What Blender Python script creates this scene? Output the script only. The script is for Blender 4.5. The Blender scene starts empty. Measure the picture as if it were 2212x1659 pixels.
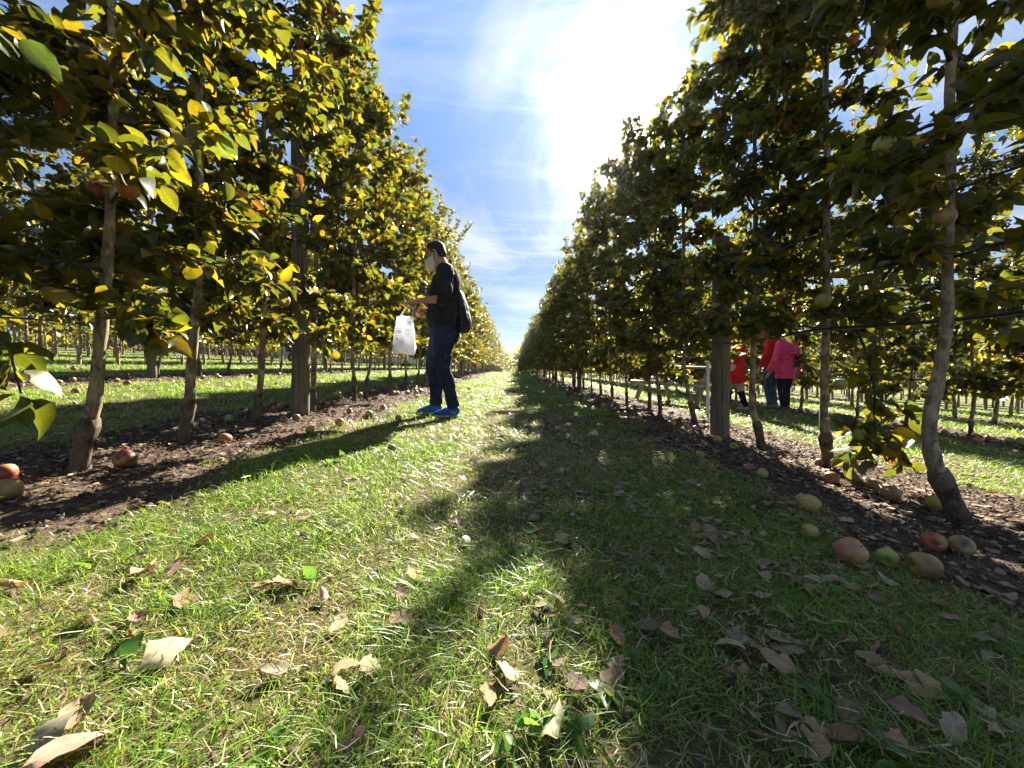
import bpy, math, random
import numpy as np
from mathutils import Vector, Matrix

# ------------------------------------------------------------------ camera, sky, sun, exposure
S = bpy.context.scene
COL = S.collection
W0, H0, FPX = 2212.0, 1659.0, 831.0          # the photograph's proportions and focal length in those units
CAMZ = 0.548
PITCH, YAW = math.atan((829.5 - 790.0) / FPX), math.atan(3.0 / FPX)
cam_data = bpy.data.cameras.new('camera')
cam_data.sensor_width = 36.0
cam_data.lens = 36.0 * FPX / W0
cam_data.clip_start = 0.02
cam_data.clip_end = 3000.0
cam = bpy.data.objects.new('camera', cam_data)
COL.objects.link(cam)
cam.location = (0, 0, CAMZ)
cam.rotation_euler = (math.pi / 2 - PITCH, 0, -YAW)
S.camera = cam
CR = Matrix.Rotation(-YAW, 3, 'Z') @ Matrix.Rotation(math.pi / 2 - PITCH, 3, 'X')

SUN_AZ = math.radians(14.7)                   # to the right of straight ahead
SUN_EL = math.radians(30.2)
SUN_DIR = Vector((math.sin(SUN_AZ) * math.cos(SUN_EL), math.cos(SUN_AZ) * math.cos(SUN_EL), math.sin(SUN_EL)))
sun_data = bpy.data.lights.new('sun', 'SUN')
sun_data.energy = 5.0
sun_data.angle = math.radians(0.53)
sun_data.color = (1.0, 0.93, 0.80)
sun = bpy.data.objects.new('sun', sun_data)
COL.objects.link(sun)
sun.location = (20, 60, 40)
sun.rotation_euler = (-SUN_DIR).to_track_quat('-Z', 'Y').to_euler()

S.view_settings.view_transform = 'Standard'
S.view_settings.look = 'None'
S.view_settings.gamma = 1.0
S.view_settings.use_curve_mapping = False
S.view_settings.exposure = 2.45
S.render.engine = 'CYCLES'
S.cycles.max_bounces = 8
S.cycles.diffuse_bounces = 4
S.cycles.glossy_bounces = 2
S.cycles.transmission_bounces = 6
S.cycles.use_adaptive_sampling = True
S.cycles.adaptive_threshold = 0.02
S.cycles.transparent_max_bounces = 6
S.cycles.volume_bounces = 0
S.cycles.caustics_reflective = False
S.cycles.caustics_refractive = False
S.cycles.sample_clamp_indirect = 6.0
S.cycles.use_denoising = True
try:
    S.cycles.denoiser = 'OPENIMAGEDENOISE'
    S.cycles.denoising_prefilter = 'FAST'
except Exception:
    pass


class NT:
    """small helper round a node tree"""
    def __init__(self, nt):
        self.nt = nt
        nt.nodes.clear()

    def n(self, t, **kw):
        nd = self.nt.nodes.new(t)
        for k, v in kw.items():
            setattr(nd, k, v)
        return nd

    def l(self, a, b):
        self.nt.links.new(a, b)

    def put(self, sock, v):
        if hasattr(v, 'is_output'):
            self.l(v, sock)
        elif v is not None:
            sock.default_value = v

    def math(self, op, a, b=None, c=None, clamp=False):
        nd = self.n('ShaderNodeMath', operation=op, use_clamp=clamp)
        for i, v in enumerate((a, b, c)):
            self.put(nd.inputs[i], v)
        return nd.outputs[0]

    def vmath(self, op, a, b=None):
        nd = self.n('ShaderNodeVectorMath', operation=op)
        self.put(nd.inputs[0], a)
        if b is not None:
            self.put(nd.inputs[1], b)
        return nd.outputs['Value'] if op in ('DOT_PRODUCT', 'LENGTH') else nd.outputs[0]

    def mix(self, f, a, b, blend='MIX'):
        nd = self.n('ShaderNodeMix', data_type='RGBA', blend_type=blend)
        self.put(nd.inputs[0], f)
        for s, v in ((nd.inputs[6], a), (nd.inputs[7], b)):
            if isinstance(v, (tuple, list)) and len(v) == 3:
                v = (*v, 1)
            self.put(s, v)
        return nd.outputs[2]

    def noise(self, vec, scale, detail=4.0, rough=0.55, dist=0.0, out=0):
        nd = self.n('ShaderNodeTexNoise')
        if vec is not None:
            self.l(vec, nd.inputs['Vector'])
        nd.inputs['Scale'].default_value = scale
        nd.inputs['Detail'].default_value = detail
        nd.inputs['Roughness'].default_value = rough
        nd.inputs['Distortion'].default_value = dist
        return nd.outputs[out]

    def ramp(self, f, stops):
        nd = self.n('ShaderNodeValToRGB')
        e = nd.color_ramp.elements
        while len(e) < len(stops):
            e.new(0.5)
        for i, (p, c) in enumerate(stops):
            e[i].position = p
            e[i].color = (c, c, c, 1) if isinstance(c, (int, float)) else (*c, 1)
        self.put(nd.inputs[0], f)
        return nd.outputs[0]

    def mapping(self, vec, scale=(1, 1, 1), rot=(0, 0, 0), loc=(0, 0, 0)):
        nd = self.n('ShaderNodeMapping')
        self.l(vec, nd.inputs[0])
        nd.inputs['Scale'].default_value = scale
        nd.inputs['Rotation'].default_value = rot
        nd.inputs['Location'].default_value = loc
        return nd.outputs[0]

    def bump(self, h, strength, dist=0.01):
        nd = self.n('ShaderNodeBump')
        nd.inputs['Strength'].default_value = strength
        nd.inputs['Distance'].default_value = dist
        self.l(h, nd.inputs['Height'])
        return nd.outputs[0]


world = bpy.data.worlds.new('World')
S.world = world
world.use_nodes = True
w = NT(world.node_tree)
sky = w.n('ShaderNodeTexSky', sky_type='NISHITA')
sky.sun_disc = False
sky.sun_elevation = SUN_EL
sky.sun_rotation = SUN_AZ
sky.altitude = 1200
sky.air_density = 1.0
sky.dust_density = 0.08
sky.ozone_density = 4.0
tc = w.n('ShaderNodeTexCoord')
d = tc.outputs['Generated']
sep = w.n('ShaderNodeSeparateXYZ')
w.l(d, sep.inputs[0])
zz = w.math('MAXIMUM', w.math('ADD', sep.outputs[2], 0.10), 0.03)
cmb = w.n('ShaderNodeCombineXYZ')
w.l(w.math('DIVIDE', sep.outputs[0], zz), cmb.inputs[0])
w.l(w.math('DIVIDE', sep.outputs[1], zz), cmb.inputs[1])
flat = cmb.outputs[0]
m1 = w.mapping(flat, scale=(1.0, 0.55, 1), rot=(0, 0, math.radians(38)), loc=(0.35, 1.9, 0))
c1 = w.noise(m1, 1.1, 7, 0.6, 0.9)
m2 = w.mapping(flat, scale=(0.5, 1.6, 1), rot=(0, 0, math.radians(-30)), loc=(4.2, 0.6, 0))
c2 = w.noise(m2, 1.3, 8, 0.62, 1.4)
cover = w.math('ADD', w.ramp(c1, [(0.44, 0.0), (0.72, 1.0)]), w.math('MULTIPLY', w.ramp(c2, [(0.50, 0.0), (0.76, 1.0)]), 0.7))
cover = w.math('MULTIPLY', w.math('MINIMUM', cover, 1.0), w.math('MULTIPLY', sep.outputs[2], 9.0, clamp=True))
cs = w.math('MAXIMUM', w.vmath('DOT_PRODUCT', w.vmath('NORMALIZE', d), tuple(SUN_DIR)), 0.0)
# thin cirrus scatters sunlight forward: brighter towards the sun, wherever that is
fwd = w.math('ADD', w.math('MULTIPLY', w.math('POWER', cs, 24.0), 1.5), w.math('MULTIPLY', w.math('POWER', cs, 110.0), 9.0))
cl_bright = w.math('ADD', fwd, 3.4)
cl = w.n('ShaderNodeCombineColor')
w.l(w.math('MULTIPLY', cl_bright, 1.0), cl.inputs[0])
w.l(w.math('MULTIPLY', cl_bright, 1.03), cl.inputs[1])
w.l(w.math('MULTIPLY', cl_bright, 1.06), cl.inputs[2])
horizon_dim = w.ramp(sep.outputs[2], [(0.0, 0.28), (0.12, 0.30), (0.26, 0.36), (0.42, 0.52), (0.68, 0.92)])   # sky colour darkened by hand towards the horizon
skyc = w.mix(1.0, sky.outputs[0], horizon_dim, 'MULTIPLY')
mixed = w.mix(w.math('MULTIPLY', cover, 0.56), skyc, cl.outputs[0])
# aureole of the sun in the thin high haze
au = w.math('ADD', w.math('MULTIPLY', w.math('POWER', cs, 110.0), 1.0), w.math('MULTIPLY', w.math('POWER', cs, 420.0), 30.0))
aug = w.n('ShaderNodeCombineColor')
w.l(au, aug.inputs[0])
w.l(w.math('MULTIPLY', au, 0.97), aug.inputs[1])
w.l(w.math('MULTIPLY', au, 0.92), aug.inputs[2])
mixed = w.mix(1.0, mixed, aug.outputs[0], 'ADD')
bg = w.n('ShaderNodeBackground')
w.l(mixed, bg.inputs[0])
bg.inputs[1].default_value = 0.054
wo = w.n('ShaderNodeOutputWorld')
w.l(bg.outputs[0], wo.inputs[0])

# ------------------------------------------------------------------ places: pixels of the photograph to points of the orchard
SLOPE = 0.06                                   # the field falls from left to right
ROW_GAP = 3.88
ROW_L, ROW_R = -1.88, 2.00


def ground(x, y):
    x = np.asarray(x, float)
    y = np.asarray(y, float)
    xs = np.clip(x, -30, 30)
    z = -SLOPE * xs
    q = np.clip(y, 15, 75) - 15
    z = z - q * q * 0.00028 - np.clip(y - 75, 0, 45) * 0.0336
    # softly uneven turf
    z = z + 0.006 * np.sin(x * 3.1 + 0.7 * y) * np.sin(y * 2.3 - 0.4 * x) + 0.004 * np.sin(x * 7.3 - y * 5.1)
    return z


def gz(x, y):
    return float(ground(x, y))


def ray(px, py):
    return CR @ Vector(((px - W0 / 2) / FPX, (H0 / 2 - py) / FPX, -1.0))


def on_ground(px, py):
    r = ray(px, py)
    t = CAMZ / max(1e-6, -(r.z + SLOPE * r.x))
    return r.x * t, r.y * t


def at_depth(px, py, y):
    r = ray(px, py)
    t = y / r.y
    return Vector((r.x * t, y, CAMZ + r.z * t))


# ------------------------------------------------------------------ mesh and object helpers
def mesh_np(name, verts, polys, col=None, mats=(), smooth=False):
    """polys: list of (n, k) int arrays"""
    me = bpy.data.meshes.new(name)
    verts = np.ascontiguousarray(verts, dtype=np.float32)
    polys = [np.asarray(p, dtype=np.int32) for p in polys if len(p)]
    me.vertices.add(len(verts))
    me.vertices.foreach_set('co', verts.ravel())
    loops = np.concatenate([p.ravel() for p in polys])
    tot = np.concatenate([np.full(len(p), p.shape[1], np.int32) for p in polys])
    start = np.concatenate([[0], np.cumsum(tot)[:-1]]).astype(np.int32)
    me.loops.add(len(loops))
    me.loops.foreach_set('vertex_index', loops)
    me.polygons.add(len(tot))
    me.polygons.foreach_set('loop_start', start)
    try:
        me.polygons.foreach_set('loop_total', tot)
    except Exception:
        pass
    if smooth:
        me.polygons.foreach_set('use_smooth', np.ones(len(tot), bool))
    me.update(calc_edges=True)
    if col is not None:
        c = np.ones((len(verts), 4), np.float32)
        c[:, :3] = col
        a = me.color_attributes.new('Col', 'FLOAT_COLOR', 'POINT')
        a.data.foreach_set('color', c.ravel())
    for m in mats:
        me.materials.append(m)
    return me


def link(name, data, parent=None, loc=None):
    o = bpy.data.objects.new(name, data)
    COL.objects.link(o)
    if parent is not None:
        o.parent = parent
    if loc is not None:
        o.location = loc
    return o


def tag(o, label=None, cat=None, group=None, kind=None):
    if label:
        o['label'] = label
    if cat:
        o['category'] = cat
    if group:
        o['group'] = group
    if kind:
        o['kind'] = kind
    return o


class Geo:
    """collects tubes, boxes and lofts into one mesh"""
    def __init__(self):
        self.v, self.q, self.t, self.k = [], [], [], 0

    def add(self, v, quads=(), tris=()):
        v = np.asarray(v, float)
        if len(quads):
            self.q.append(np.asarray(quads) + self.k)
        if len(tris):
            self.t.append(np.asarray(tris) + self.k)
        self.v.append(v)
        self.k += len(v)
        return self

    def tube(self, pts, rad, n=8, side=None, rad2=None, cap=True, wob=None, rng=None):
        """rings across a path; rad along the ring's own x, rad2 along 'side'"""
        P = np.asarray(pts, float)
        m = len(P)
        rad = np.broadcast_to(np.asarray(rad, float), (m,))
        r2 = rad if rad2 is None else np.broadcast_to(np.asarray(rad2, float), (m,))
        T = np.gradient(P, axis=0)
        T /= np.linalg.norm(T, axis=1, keepdims=True) + 1e-12
        if side is None:
            s0 = np.array([1.0, 0, 0]) if abs(T[0][0]) < 0.8 else np.array([0, 1.0, 0])
        else:
            s0 = np.asarray(side, float)
        B = np.empty_like(T)
        prev = s0
        for i in range(m):
            b = (s0 if side is not None else prev)
            b = b - T[i] * np.dot(b, T[i])
            b /= np.linalg.norm(b) + 1e-12
            B[i] = b
            prev = b
        N = np.cross(B, T)
        a = np.arange(n) * 2 * math.pi / n
        ca, sa = np.cos(a), np.sin(a)
        k = np.ones((m, n))
        if wob:
            k += wob * (rng.random((m, n)) - 0.5) * 2
        V = P[:, None] + (N[:, None] * (ca[None, :, None] * (rad[:, None] * k)[..., None])
                          + B[:, None] * (sa[None, :, None] * (r2[:, None] * k)[..., None]))
        V = V.reshape(-1, 3)
        i, j = np.meshgrid(np.arange(m - 1), np.arange(n), indexing='ij')
        i, j = i.ravel(), j.ravel()
        j2 = (j + 1) % n
        Q = np.stack([i * n + j, i * n + j2, (i + 1) * n + j2, (i + 1) * n + j], 1)
        tr = []
        if cap:
            V = np.vstack([V, P[0], P[-1]])
            for jj in range(n):
                tr.append((m * n, (jj + 1) % n, jj))
                tr.append((m * n + 1, (m - 1) * n + jj, (m - 1) * n + (jj + 1) % n))
        return self.add(V, Q, tr)

    def box(self, c, half, R=None):
        sg = np.array([(x, y, z) for x in (-1, 1) for y in (-1, 1) for z in (-1, 1)], float)
        V = sg * np.asarray(half)
        if R is not None:
            V = V @ np.asarray(R).T
        V = V + np.asarray(c)
        return self.add(V, [(0, 1, 3, 2), (4, 6, 7, 5), (0, 4, 5, 1), (2, 3, 7, 6), (0, 2, 6, 4), (1, 5, 7, 3)])

    def ball(self, c, r, n=16, m=10, R=None):
        r = np.broadcast_to(np.asarray(r, float), (3,))
        th = np.linspace(0, math.pi, m + 1)[1:-1]
        ph = np.arange(n) * 2 * math.pi / n
        V = [(math.sin(t) * math.cos(p), math.sin(t) * math.sin(p), math.cos(t)) for t in th for p in ph]
        V += [(0, 0, 1), (0, 0, -1)]
        V = np.array(V) * r
        if R is not None:
            V = V @ np.asarray(R).T
        V = V + np.asarray(c)
        k = len(th)
        Q = [(i * n + j, (i + 1) * n + j, (i + 1) * n + (j + 1) % n, i * n + (j + 1) % n) for i in range(k - 1) for j in range(n)]
        T = [(k * n, j, (j + 1) % n) for j in range(n)] + [(k * n + 1, (k - 1) * n + (j + 1) % n, (k - 1) * n + j) for j in range(n)]
        return self.add(V, Q, T)

    def mesh(self, name, mat=None, smooth=True):
        return mesh_np(name, np.vstack(self.v), [np.vstack(self.q) if self.q else [], np.vstack(self.t) if self.t else []],
                       mats=[mat] if mat else (), smooth=smooth)

    def obj(self, name, mat, parent=None, smooth=True, loc=None):
        return link(name, self.mesh(name, mat, smooth), parent, loc)


def smooth_path(pts, n):
    """Catmull-Rom through a few control points"""
    P = np.asarray(pts, float)
    P = np.vstack([2 * P[0] - P[1], P, 2 * P[-1] - P[-2]])
    out = []
    segs = len(P) - 3
    for u in np.linspace(0, segs, n):
        i = min(int(u), segs - 1)
        t = u - i
        p0, p1, p2, p3 = P[i:i + 4]
        out.append(0.5 * (2 * p1 + (p2 - p0) * t + (2 * p0 - 5 * p1 + 4 * p2 - p3) * t * t + (3 * p1 - p0 - 3 * p2 + p3) * t ** 3))
    return np.array(out)


# ------------------------------------------------------------------ materials
def material(name):
    m = bpy.data.materials.new(name)
    m.use_nodes = True
    return m, NT(m.node_tree)


def finish(m, t, shader, disp=None):
    o = t.n('ShaderNodeOutputMaterial')
    t.l(shader, o.inputs[0])
    return m


def principled(t, color, rough=0.6, spec=0.4, normal=None, **kw):
    p = t.n('ShaderNodeBsdfPrincipled')
    if isinstance(color, (tuple, list)):
        color = (*color[:3], 1)
    t.put(p.inputs['Base Color'], color)
    t.put(p.inputs['Roughness'], rough)
    p.inputs['Specular IOR Level'].default_value = spec
    if normal is not None:
        t.l(normal, p.inputs['Normal'])
    for k, v in kw.items():
        t.put(p.inputs[k.replace('_', ' ')], v)
    return p.outputs[0]


def simple(name, color, rough=0.6, spec=0.4, noise=0.0, scale=20, bump=0.0, bscale=60, bdist=0.004, **kw):
    m, t = material(name)
    co = t.n('ShaderNodeTexCoord').outputs['Object']
    c = (*color, 1)
    if noise:
        f = t.noise(co, scale, 5, 0.6)
        lo = tuple(v * (1 - noise) for v in color)
        hi = tuple(min(1, v * (1 + noise)) for v in color)
        c = t.mix(t.ramp(f, [(0.3, 0.0), (0.7, 1.0)]), lo, hi)
    nm = t.bump(t.noise(co, bscale, 4, 0.6), bump, bdist) if bump else None
    return finish(m, t, principled(t, c, rough, spec, nm, **kw))


def leafy(name, source, trans=0.44, boost=(2.6, 2.42, 0.60), rough=0.33, spec=0.45, vein=True):
    """thin leaf: reflects its own colour, lets yellower light through"""
    m, t = material(name)
    if source == 'attr':
        a = t.n('ShaderNodeAttribute', attribute_name='Col')
        c = a.outputs['Color']
    else:
        c = t.n('ShaderNodeObjectInfo').outputs['Color']
    if vein:
        co = t.n('ShaderNodeTexCoord').outputs['Object']
        f = t.noise(co, 14.0 if source == 'attr' else 3.0, 4, 0.65)
        if source != 'attr':
            sp = t.n('ShaderNodeSeparateXYZ')
            t.l(co, sp.inputs[0])
            ax = t.math('ABSOLUTE', sp.outputs[0])
            side = t.math('SINE', t.math('MULTIPLY', t.math('SUBTRACT', sp.outputs[1], t.math('MULTIPLY', ax, 0.75)), 52.0))
            vn = t.math('MAXIMUM', t.ramp(side, [(0.80, 0.0), (0.97, 0.55)]), t.ramp(ax, [(0.010, 1.0), (0.022, 0.0)]))
            c = t.mix(t.math('MULTIPLY', vn, 0.55), c, t.mix(1.0, c, (1.7, 1.6, 1.5), 'MULTIPLY'))
        c = t.mix(t.ramp(f, [(0.30, 0.0), (0.72, 1.0)]), t.mix(1.0, c, (0.72, 0.74, 0.70), 'MULTIPLY'), t.mix(1.0, c, (1.25, 1.2, 1.15), 'MULTIPLY'))
    p = principled(t, c, rough, spec)
    tr = t.n('ShaderNodeBsdfTranslucent')
    nd = t.n('ShaderNodeVectorMath', operation='MULTIPLY')
    t.l(c, nd.inputs[0])
    nd.inputs[1].default_value = boost
    mn = t.n('ShaderNodeVectorMath', operation='MINIMUM')
    t.l(nd.outputs[0], mn.inputs[0])
    mn.inputs[1].default_value = (0.85, 0.85, 0.85)
    t.l(mn.outputs[0], tr.inputs[0])
    mx = t.n('ShaderNodeMixShader')
    mx.inputs[0].default_value = trans
    t.l(p, mx.inputs[1])
    t.l(tr.outputs[0], mx.inputs[2])
    return finish(m, t, mx.outputs[0])


M_FOLIAGE = leafy('foliage', 'attr')
M_LEAF = leafy('leaf', 'object')
M_GRASS = leafy('grass_blades', 'attr', 0.45, (1.8, 1.75, 0.8), 0.40, 0.45, vein=False)
M_DRYLEAF = leafy('dry_leaf', 'object', 0.16, (1.5, 1.2, 0.8), 0.75, 0.2)
M_LITTER = leafy('leaf_litter', 'attr', 0.12, (1.4, 1.1, 0.8), 0.8, 0.2, vein=False)


def bark_material(name, base, dark, patch, streak=1.0):
    m, t = material(name)
    co = t.n('ShaderNodeTexCoord').outputs['Object']
    mp = t.mapping(co, scale=(1, 1, 0.28))
    f = t.noise(mp, 38, 6, 0.68, 0.6)
    g = t.noise(co, 15, 5, 0.6, 0.4)
    h = t.noise(mp, 120, 4, 0.6)
    c = t.mix(t.ramp(f, [(0.36, 0.0), (0.60, 1.0)]), dark, base)
    c = t.mix(t.ramp(g, [(0.50, 0.0), (0.62, 0.75)]), c, patch)
    c = t.mix(t.math('MULTIPLY', t.ramp(h, [(0.35, 0.0), (0.5, 1.0)]), 0.0), c, dark)
    hh = t.math('ADD', t.math('MULTIPLY', f, 0.8), t.math('MULTIPLY', h, 0.4))
    return finish(m, t, principled(t, c, 0.85, 0.2, t.bump(hh, 0.9, 0.006)))


M_BARK = bark_material('apple_bark', (0.33, 0.255, 0.170), (0.075, 0.056, 0.040), (0.44, 0.35, 0.235))
M_ROOT = bark_material('rootstock_bark', (0.135, 0.098, 0.070), (0.040, 0.030, 0.022), (0.20, 0.145, 0.10))
M_TWIG = simple('twig', (0.055, 0.042, 0.034), 0.8, 0.2, 0.4, 40)


def post_material():
    m, t = material('weathered_post')
    co = t.n('ShaderNodeTexCoord').outputs['Object']
    mp = t.mapping(co, scale=(1, 1, 0.045))
    f = t.noise(mp, 55, 6, 0.7, 0.4)
    g = t.noise(co, 4, 4, 0.6)
    c = t.mix(t.ramp(f, [(0.34, 0.0), (0.62, 1.0)]), (0.060, 0.050, 0.038), (0.21, 0.18, 0.135))
    c = t.mix(t.math('MULTIPLY', t.ramp(g, [(0.4, 0.0), (0.7, 1.0)]), 0.5), c, (0.15, 0.145, 0.11))
    ck = t.noise(t.mapping(co, scale=(1, 1, 0.03)), 26, 3, 0.6)
    cr = t.ramp(ck, [(0.30, 0.0), (0.35, 1.0)])
    c = t.mix(cr, (0.02, 0.016, 0.012), c)
    return finish(m, t, principled(t, c, 0.9, 0.15, t.bump(t.math('ADD', f, cr), 0.8, 0.008)))


M_POST = post_material()


def apple_material():
    m, t = material('apple_skin')
    co = t.n('ShaderNodeTexCoord').outputs['Object']
    oi = t.n('ShaderNodeObjectInfo')
    base = oi.outputs['Color']
    off = t.n('ShaderNodeCombineXYZ')
    t.l(t.math('MULTIPLY', oi.outputs['Random'], 40.0), off.inputs[0])
    v = t.vmath('ADD', co, off.outputs[0])
    st = t.noise(t.mapping(v, scale=(1, 1, 0.25)), 110, 4, 0.6)
    bl = t.noise(v, 16, 3, 0.5)
    yel = t.mix(0.6, base, (0.42, 0.38, 0.10))
    c = t.mix(t.ramp(bl, [(0.40, 0.0), (0.62, 1.0)]), base, yel)
    c = t.mix(t.math('MULTIPLY', t.ramp(st, [(0.45, 0.0), (0.7, 1.0)]), 0.35), c, t.mix(1.0, base, (0.7, 0.45, 0.5), 'MULTIPLY'))
    sp = t.noise(v, 330, 2, 0.5)
    c = t.mix(t.math('MULTIPLY', t.ramp(sp, [(0.66, 0.0), (0.72, 1.0)]), 0.55), c, (0.36, 0.28, 0.16))
    ru = t.noise(v, 26, 5, 0.65)
    c = t.mix(t.math('MULTIPLY', t.ramp(ru, [(0.60, 0.0), (0.75, 1.0)]), 0.7), c, (0.16, 0.085, 0.04))
    return finish(m, t, principled(t, c, t.ramp(ru, [(0.4, 0.33), (0.75, 0.62)]), 0.45))


M_APPLE = apple_material()

# ------------------------------------------------------------------ the ground
def strip_distance(x):
    """distance across the field to the nearest tree row"""
    u = (np.asarray(x, float) - ROW_L) / ROW_GAP
    return np.abs(u - np.round(u)) * ROW_GAP


def vnoise(x, y, scale, seed):
    """smooth value noise for patchiness"""
    r = np.random.default_rng(seed)
    tab = r.random((64, 64))
    u, v = np.asarray(x) * scale + 100.0, np.asarray(y) * scale + 100.0
    i, j = np.floor(u).astype(int), np.floor(v).astype(int)
    fu, fv = u - i, v - j
    fu, fv = fu * fu * (3 - 2 * fu), fv * fv * (3 - 2 * fv)
    g = lambda a, b: tab[a % 64, b % 64]
    return (g(i, j) * (1 - fu) + g(i + 1, j) * fu) * (1 - fv) + (g(i, j + 1) * (1 - fu) + g(i + 1, j + 1) * fu) * fv


def soil_amount(x, y):
    """1 on the bare strip under the trees, 0 in the grass alley"""
    dd = strip_distance(x) + (vnoise(x, y, 1.7, 5) - 0.5) * 0.35 + (vnoise(x, y, 6.0, 6) - 0.5) * 0.18
    half = 0.52 + 0.16 * (np.asarray(x) > 0)
    return np.clip((half - dd) / 0.16 + 0.5, 0, 1)


def ground_material():
    m, t = material('orchard_ground')
    a = t.n('ShaderNodeAttribute', attribute_name='Col')
    soil = a.outputs['Fac']
    co = t.n('ShaderNodeTexCoord').outputs['Object']
    n1 = t.noise(co, 26, 7, 0.65)
    n2 = t.noise(co, 2.3, 5, 0.6)
    n3 = t.noise(co, 130, 4, 0.6)
    dirt = t.mix(t.ramp(n1, [(0.32, 0.0), (0.68, 1.0)]), (0.045, 0.030, 0.021), (0.165, 0.112, 0.074))
    dirt = t.mix(t.math('MULTIPLY', t.ramp(n3, [(0.56, 0.0), (0.68, 1.0)]), 0.6), dirt, (0.21, 0.155, 0.11))
    turf = t.mix(t.ramp(n1, [(0.30, 0.0), (0.70, 1.0)]), (0.045, 0.043, 0.017), (0.125, 0.105, 0.045))
    turf = t.mix(t.math('MULTIPLY', t.ramp(n2, [(0.40, 0.0), (0.68, 1.0)]), 0.5), turf, (0.19, 0.155, 0.075))
    far = t.math('MULTIPLY', t.math('SUBTRACT', t.vmath('LENGTH', co), 8.0), 0.06, clamp=True)
    turf = t.mix(far, turf, t.mix(t.ramp(n2, [(0.3, 0.0), (0.7, 1.0)]), (0.10, 0.15, 0.030), (0.16, 0.18, 0.045)))
    c = t.mix(soil, turf, dirt)
    hgt = t.math('ADD', n1, t.math('MULTIPLY', n3, 0.5))
    p = principled(t, c, 0.95, 0.12, t.bump(hgt, 0.9, 0.03))
    return finish(m, t, p)


def build_ground():
    def axis(lo, hi, near, grow):
        out = [0.0]
        while out[-1] < hi:
            out.append(out[-1] + near * (1 + grow * out[-1]))
        neg = [0.0]
        while neg[-1] > lo:
            neg.append(neg[-1] - near * (1 + grow * abs(neg[-1])))
        return np.array(neg[:0:-1] + out)
    xs = axis(-360, 360, 0.046, 1.0)
    ys = axis(-50, 380, 0.046, 1.0)
    X, Y = np.meshgrid(xs, ys)
    Z = ground(X, Y)
    soil = soil_amount(X, Y) * (Y < 82)
    rs = np.random.default_rng(3)
    near = (np.hypot(X, Y) < 9)
    Z = Z + near * soil * ((vnoise(X, Y, 9, 8) - 0.5) * 0.022 + (rs.random(X.shape) - 0.5) * 0.014) - 0.004
    n, k = X.shape
    V = np.stack([X, Y, Z], -1).reshape(-1, 3)
    i, j = np.meshgrid(np.arange(n - 1), np.arange(k - 1), indexing='ij')
    i, j = i.ravel(), j.ravel()
    Q = np.stack([i * k + j, i * k + j + 1, (i + 1) * k + j + 1, (i + 1) * k + j], 1)
    c = np.repeat(soil.reshape(-1, 1), 3, 1)
    me = mesh_np('ground', V, [Q], col=c, mats=[ground_material()], smooth=True)
    return tag(link('ground', me), 'sloping orchard ground of mown grass alleys and bare soil strips', kind='structure')


GROUND = build_ground()


# ------------------------------------------------------------------ grass
def blades(rng, x, y, h, wdt, lean, segs, colr):
    """one bent tapering blade per point; returns verts, tris/quads, colours"""
    n = len(x)
    az = rng.random(n) * 2 * math.pi
    dx, dy = np.cos(az), np.sin(az)
    sx, sy = -dy, dx
    tw = rng.normal(0, 0.5, n)
    sx, sy = sx * np.cos(tw) + dx * np.sin(tw), sy * np.cos(tw) + dy * np.sin(tw)
    z0 = ground(x, y) - 0.006
    V = np.zeros((n, segs * 2 + 1, 3))
    for s in range(segs):
        t = s / segs
        off = lean * t ** 1.6
        hh = h * (t - 0.32 * lean / (h + 1e-6) * t * t * 0.6)
        ww = wdt * (1 - 0.55 * t) * 0.5
        for e, sg in ((0, -1), (1, 1)):
            V[:, s * 2 + e, 0] = x + dx * off + sg * sx * ww
            V[:, s * 2 + e, 1] = y + dy * off + sg * sy * ww
            V[:, s * 2 + e, 2] = z0 + np.maximum(hh, 0.004 * (t > 0))
    V[:, -1, 0] = x + dx * lean
    V[:, -1, 1] = y + dy * lean
    V[:, -1, 2] = z0 + np.maximum(h * (1 - 0.2 * lean / (h + 1e-6)), 0.004)
    k = segs * 2 + 1
    base = np.arange(n)[:, None] * k
    Q = [base + np.array([[2 * s, 2 * s + 1, 2 * s + 3, 2 * s + 2]]) for s in range(segs - 1)]
    Q = np.vstack(Q) if Q else np.zeros((0, 4), int)
    T = base + np.array([[k - 3, k - 2, k - 1]])
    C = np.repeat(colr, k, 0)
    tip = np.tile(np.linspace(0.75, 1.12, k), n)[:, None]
    return V.reshape(-1, 3), Q, T, C * tip


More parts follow.
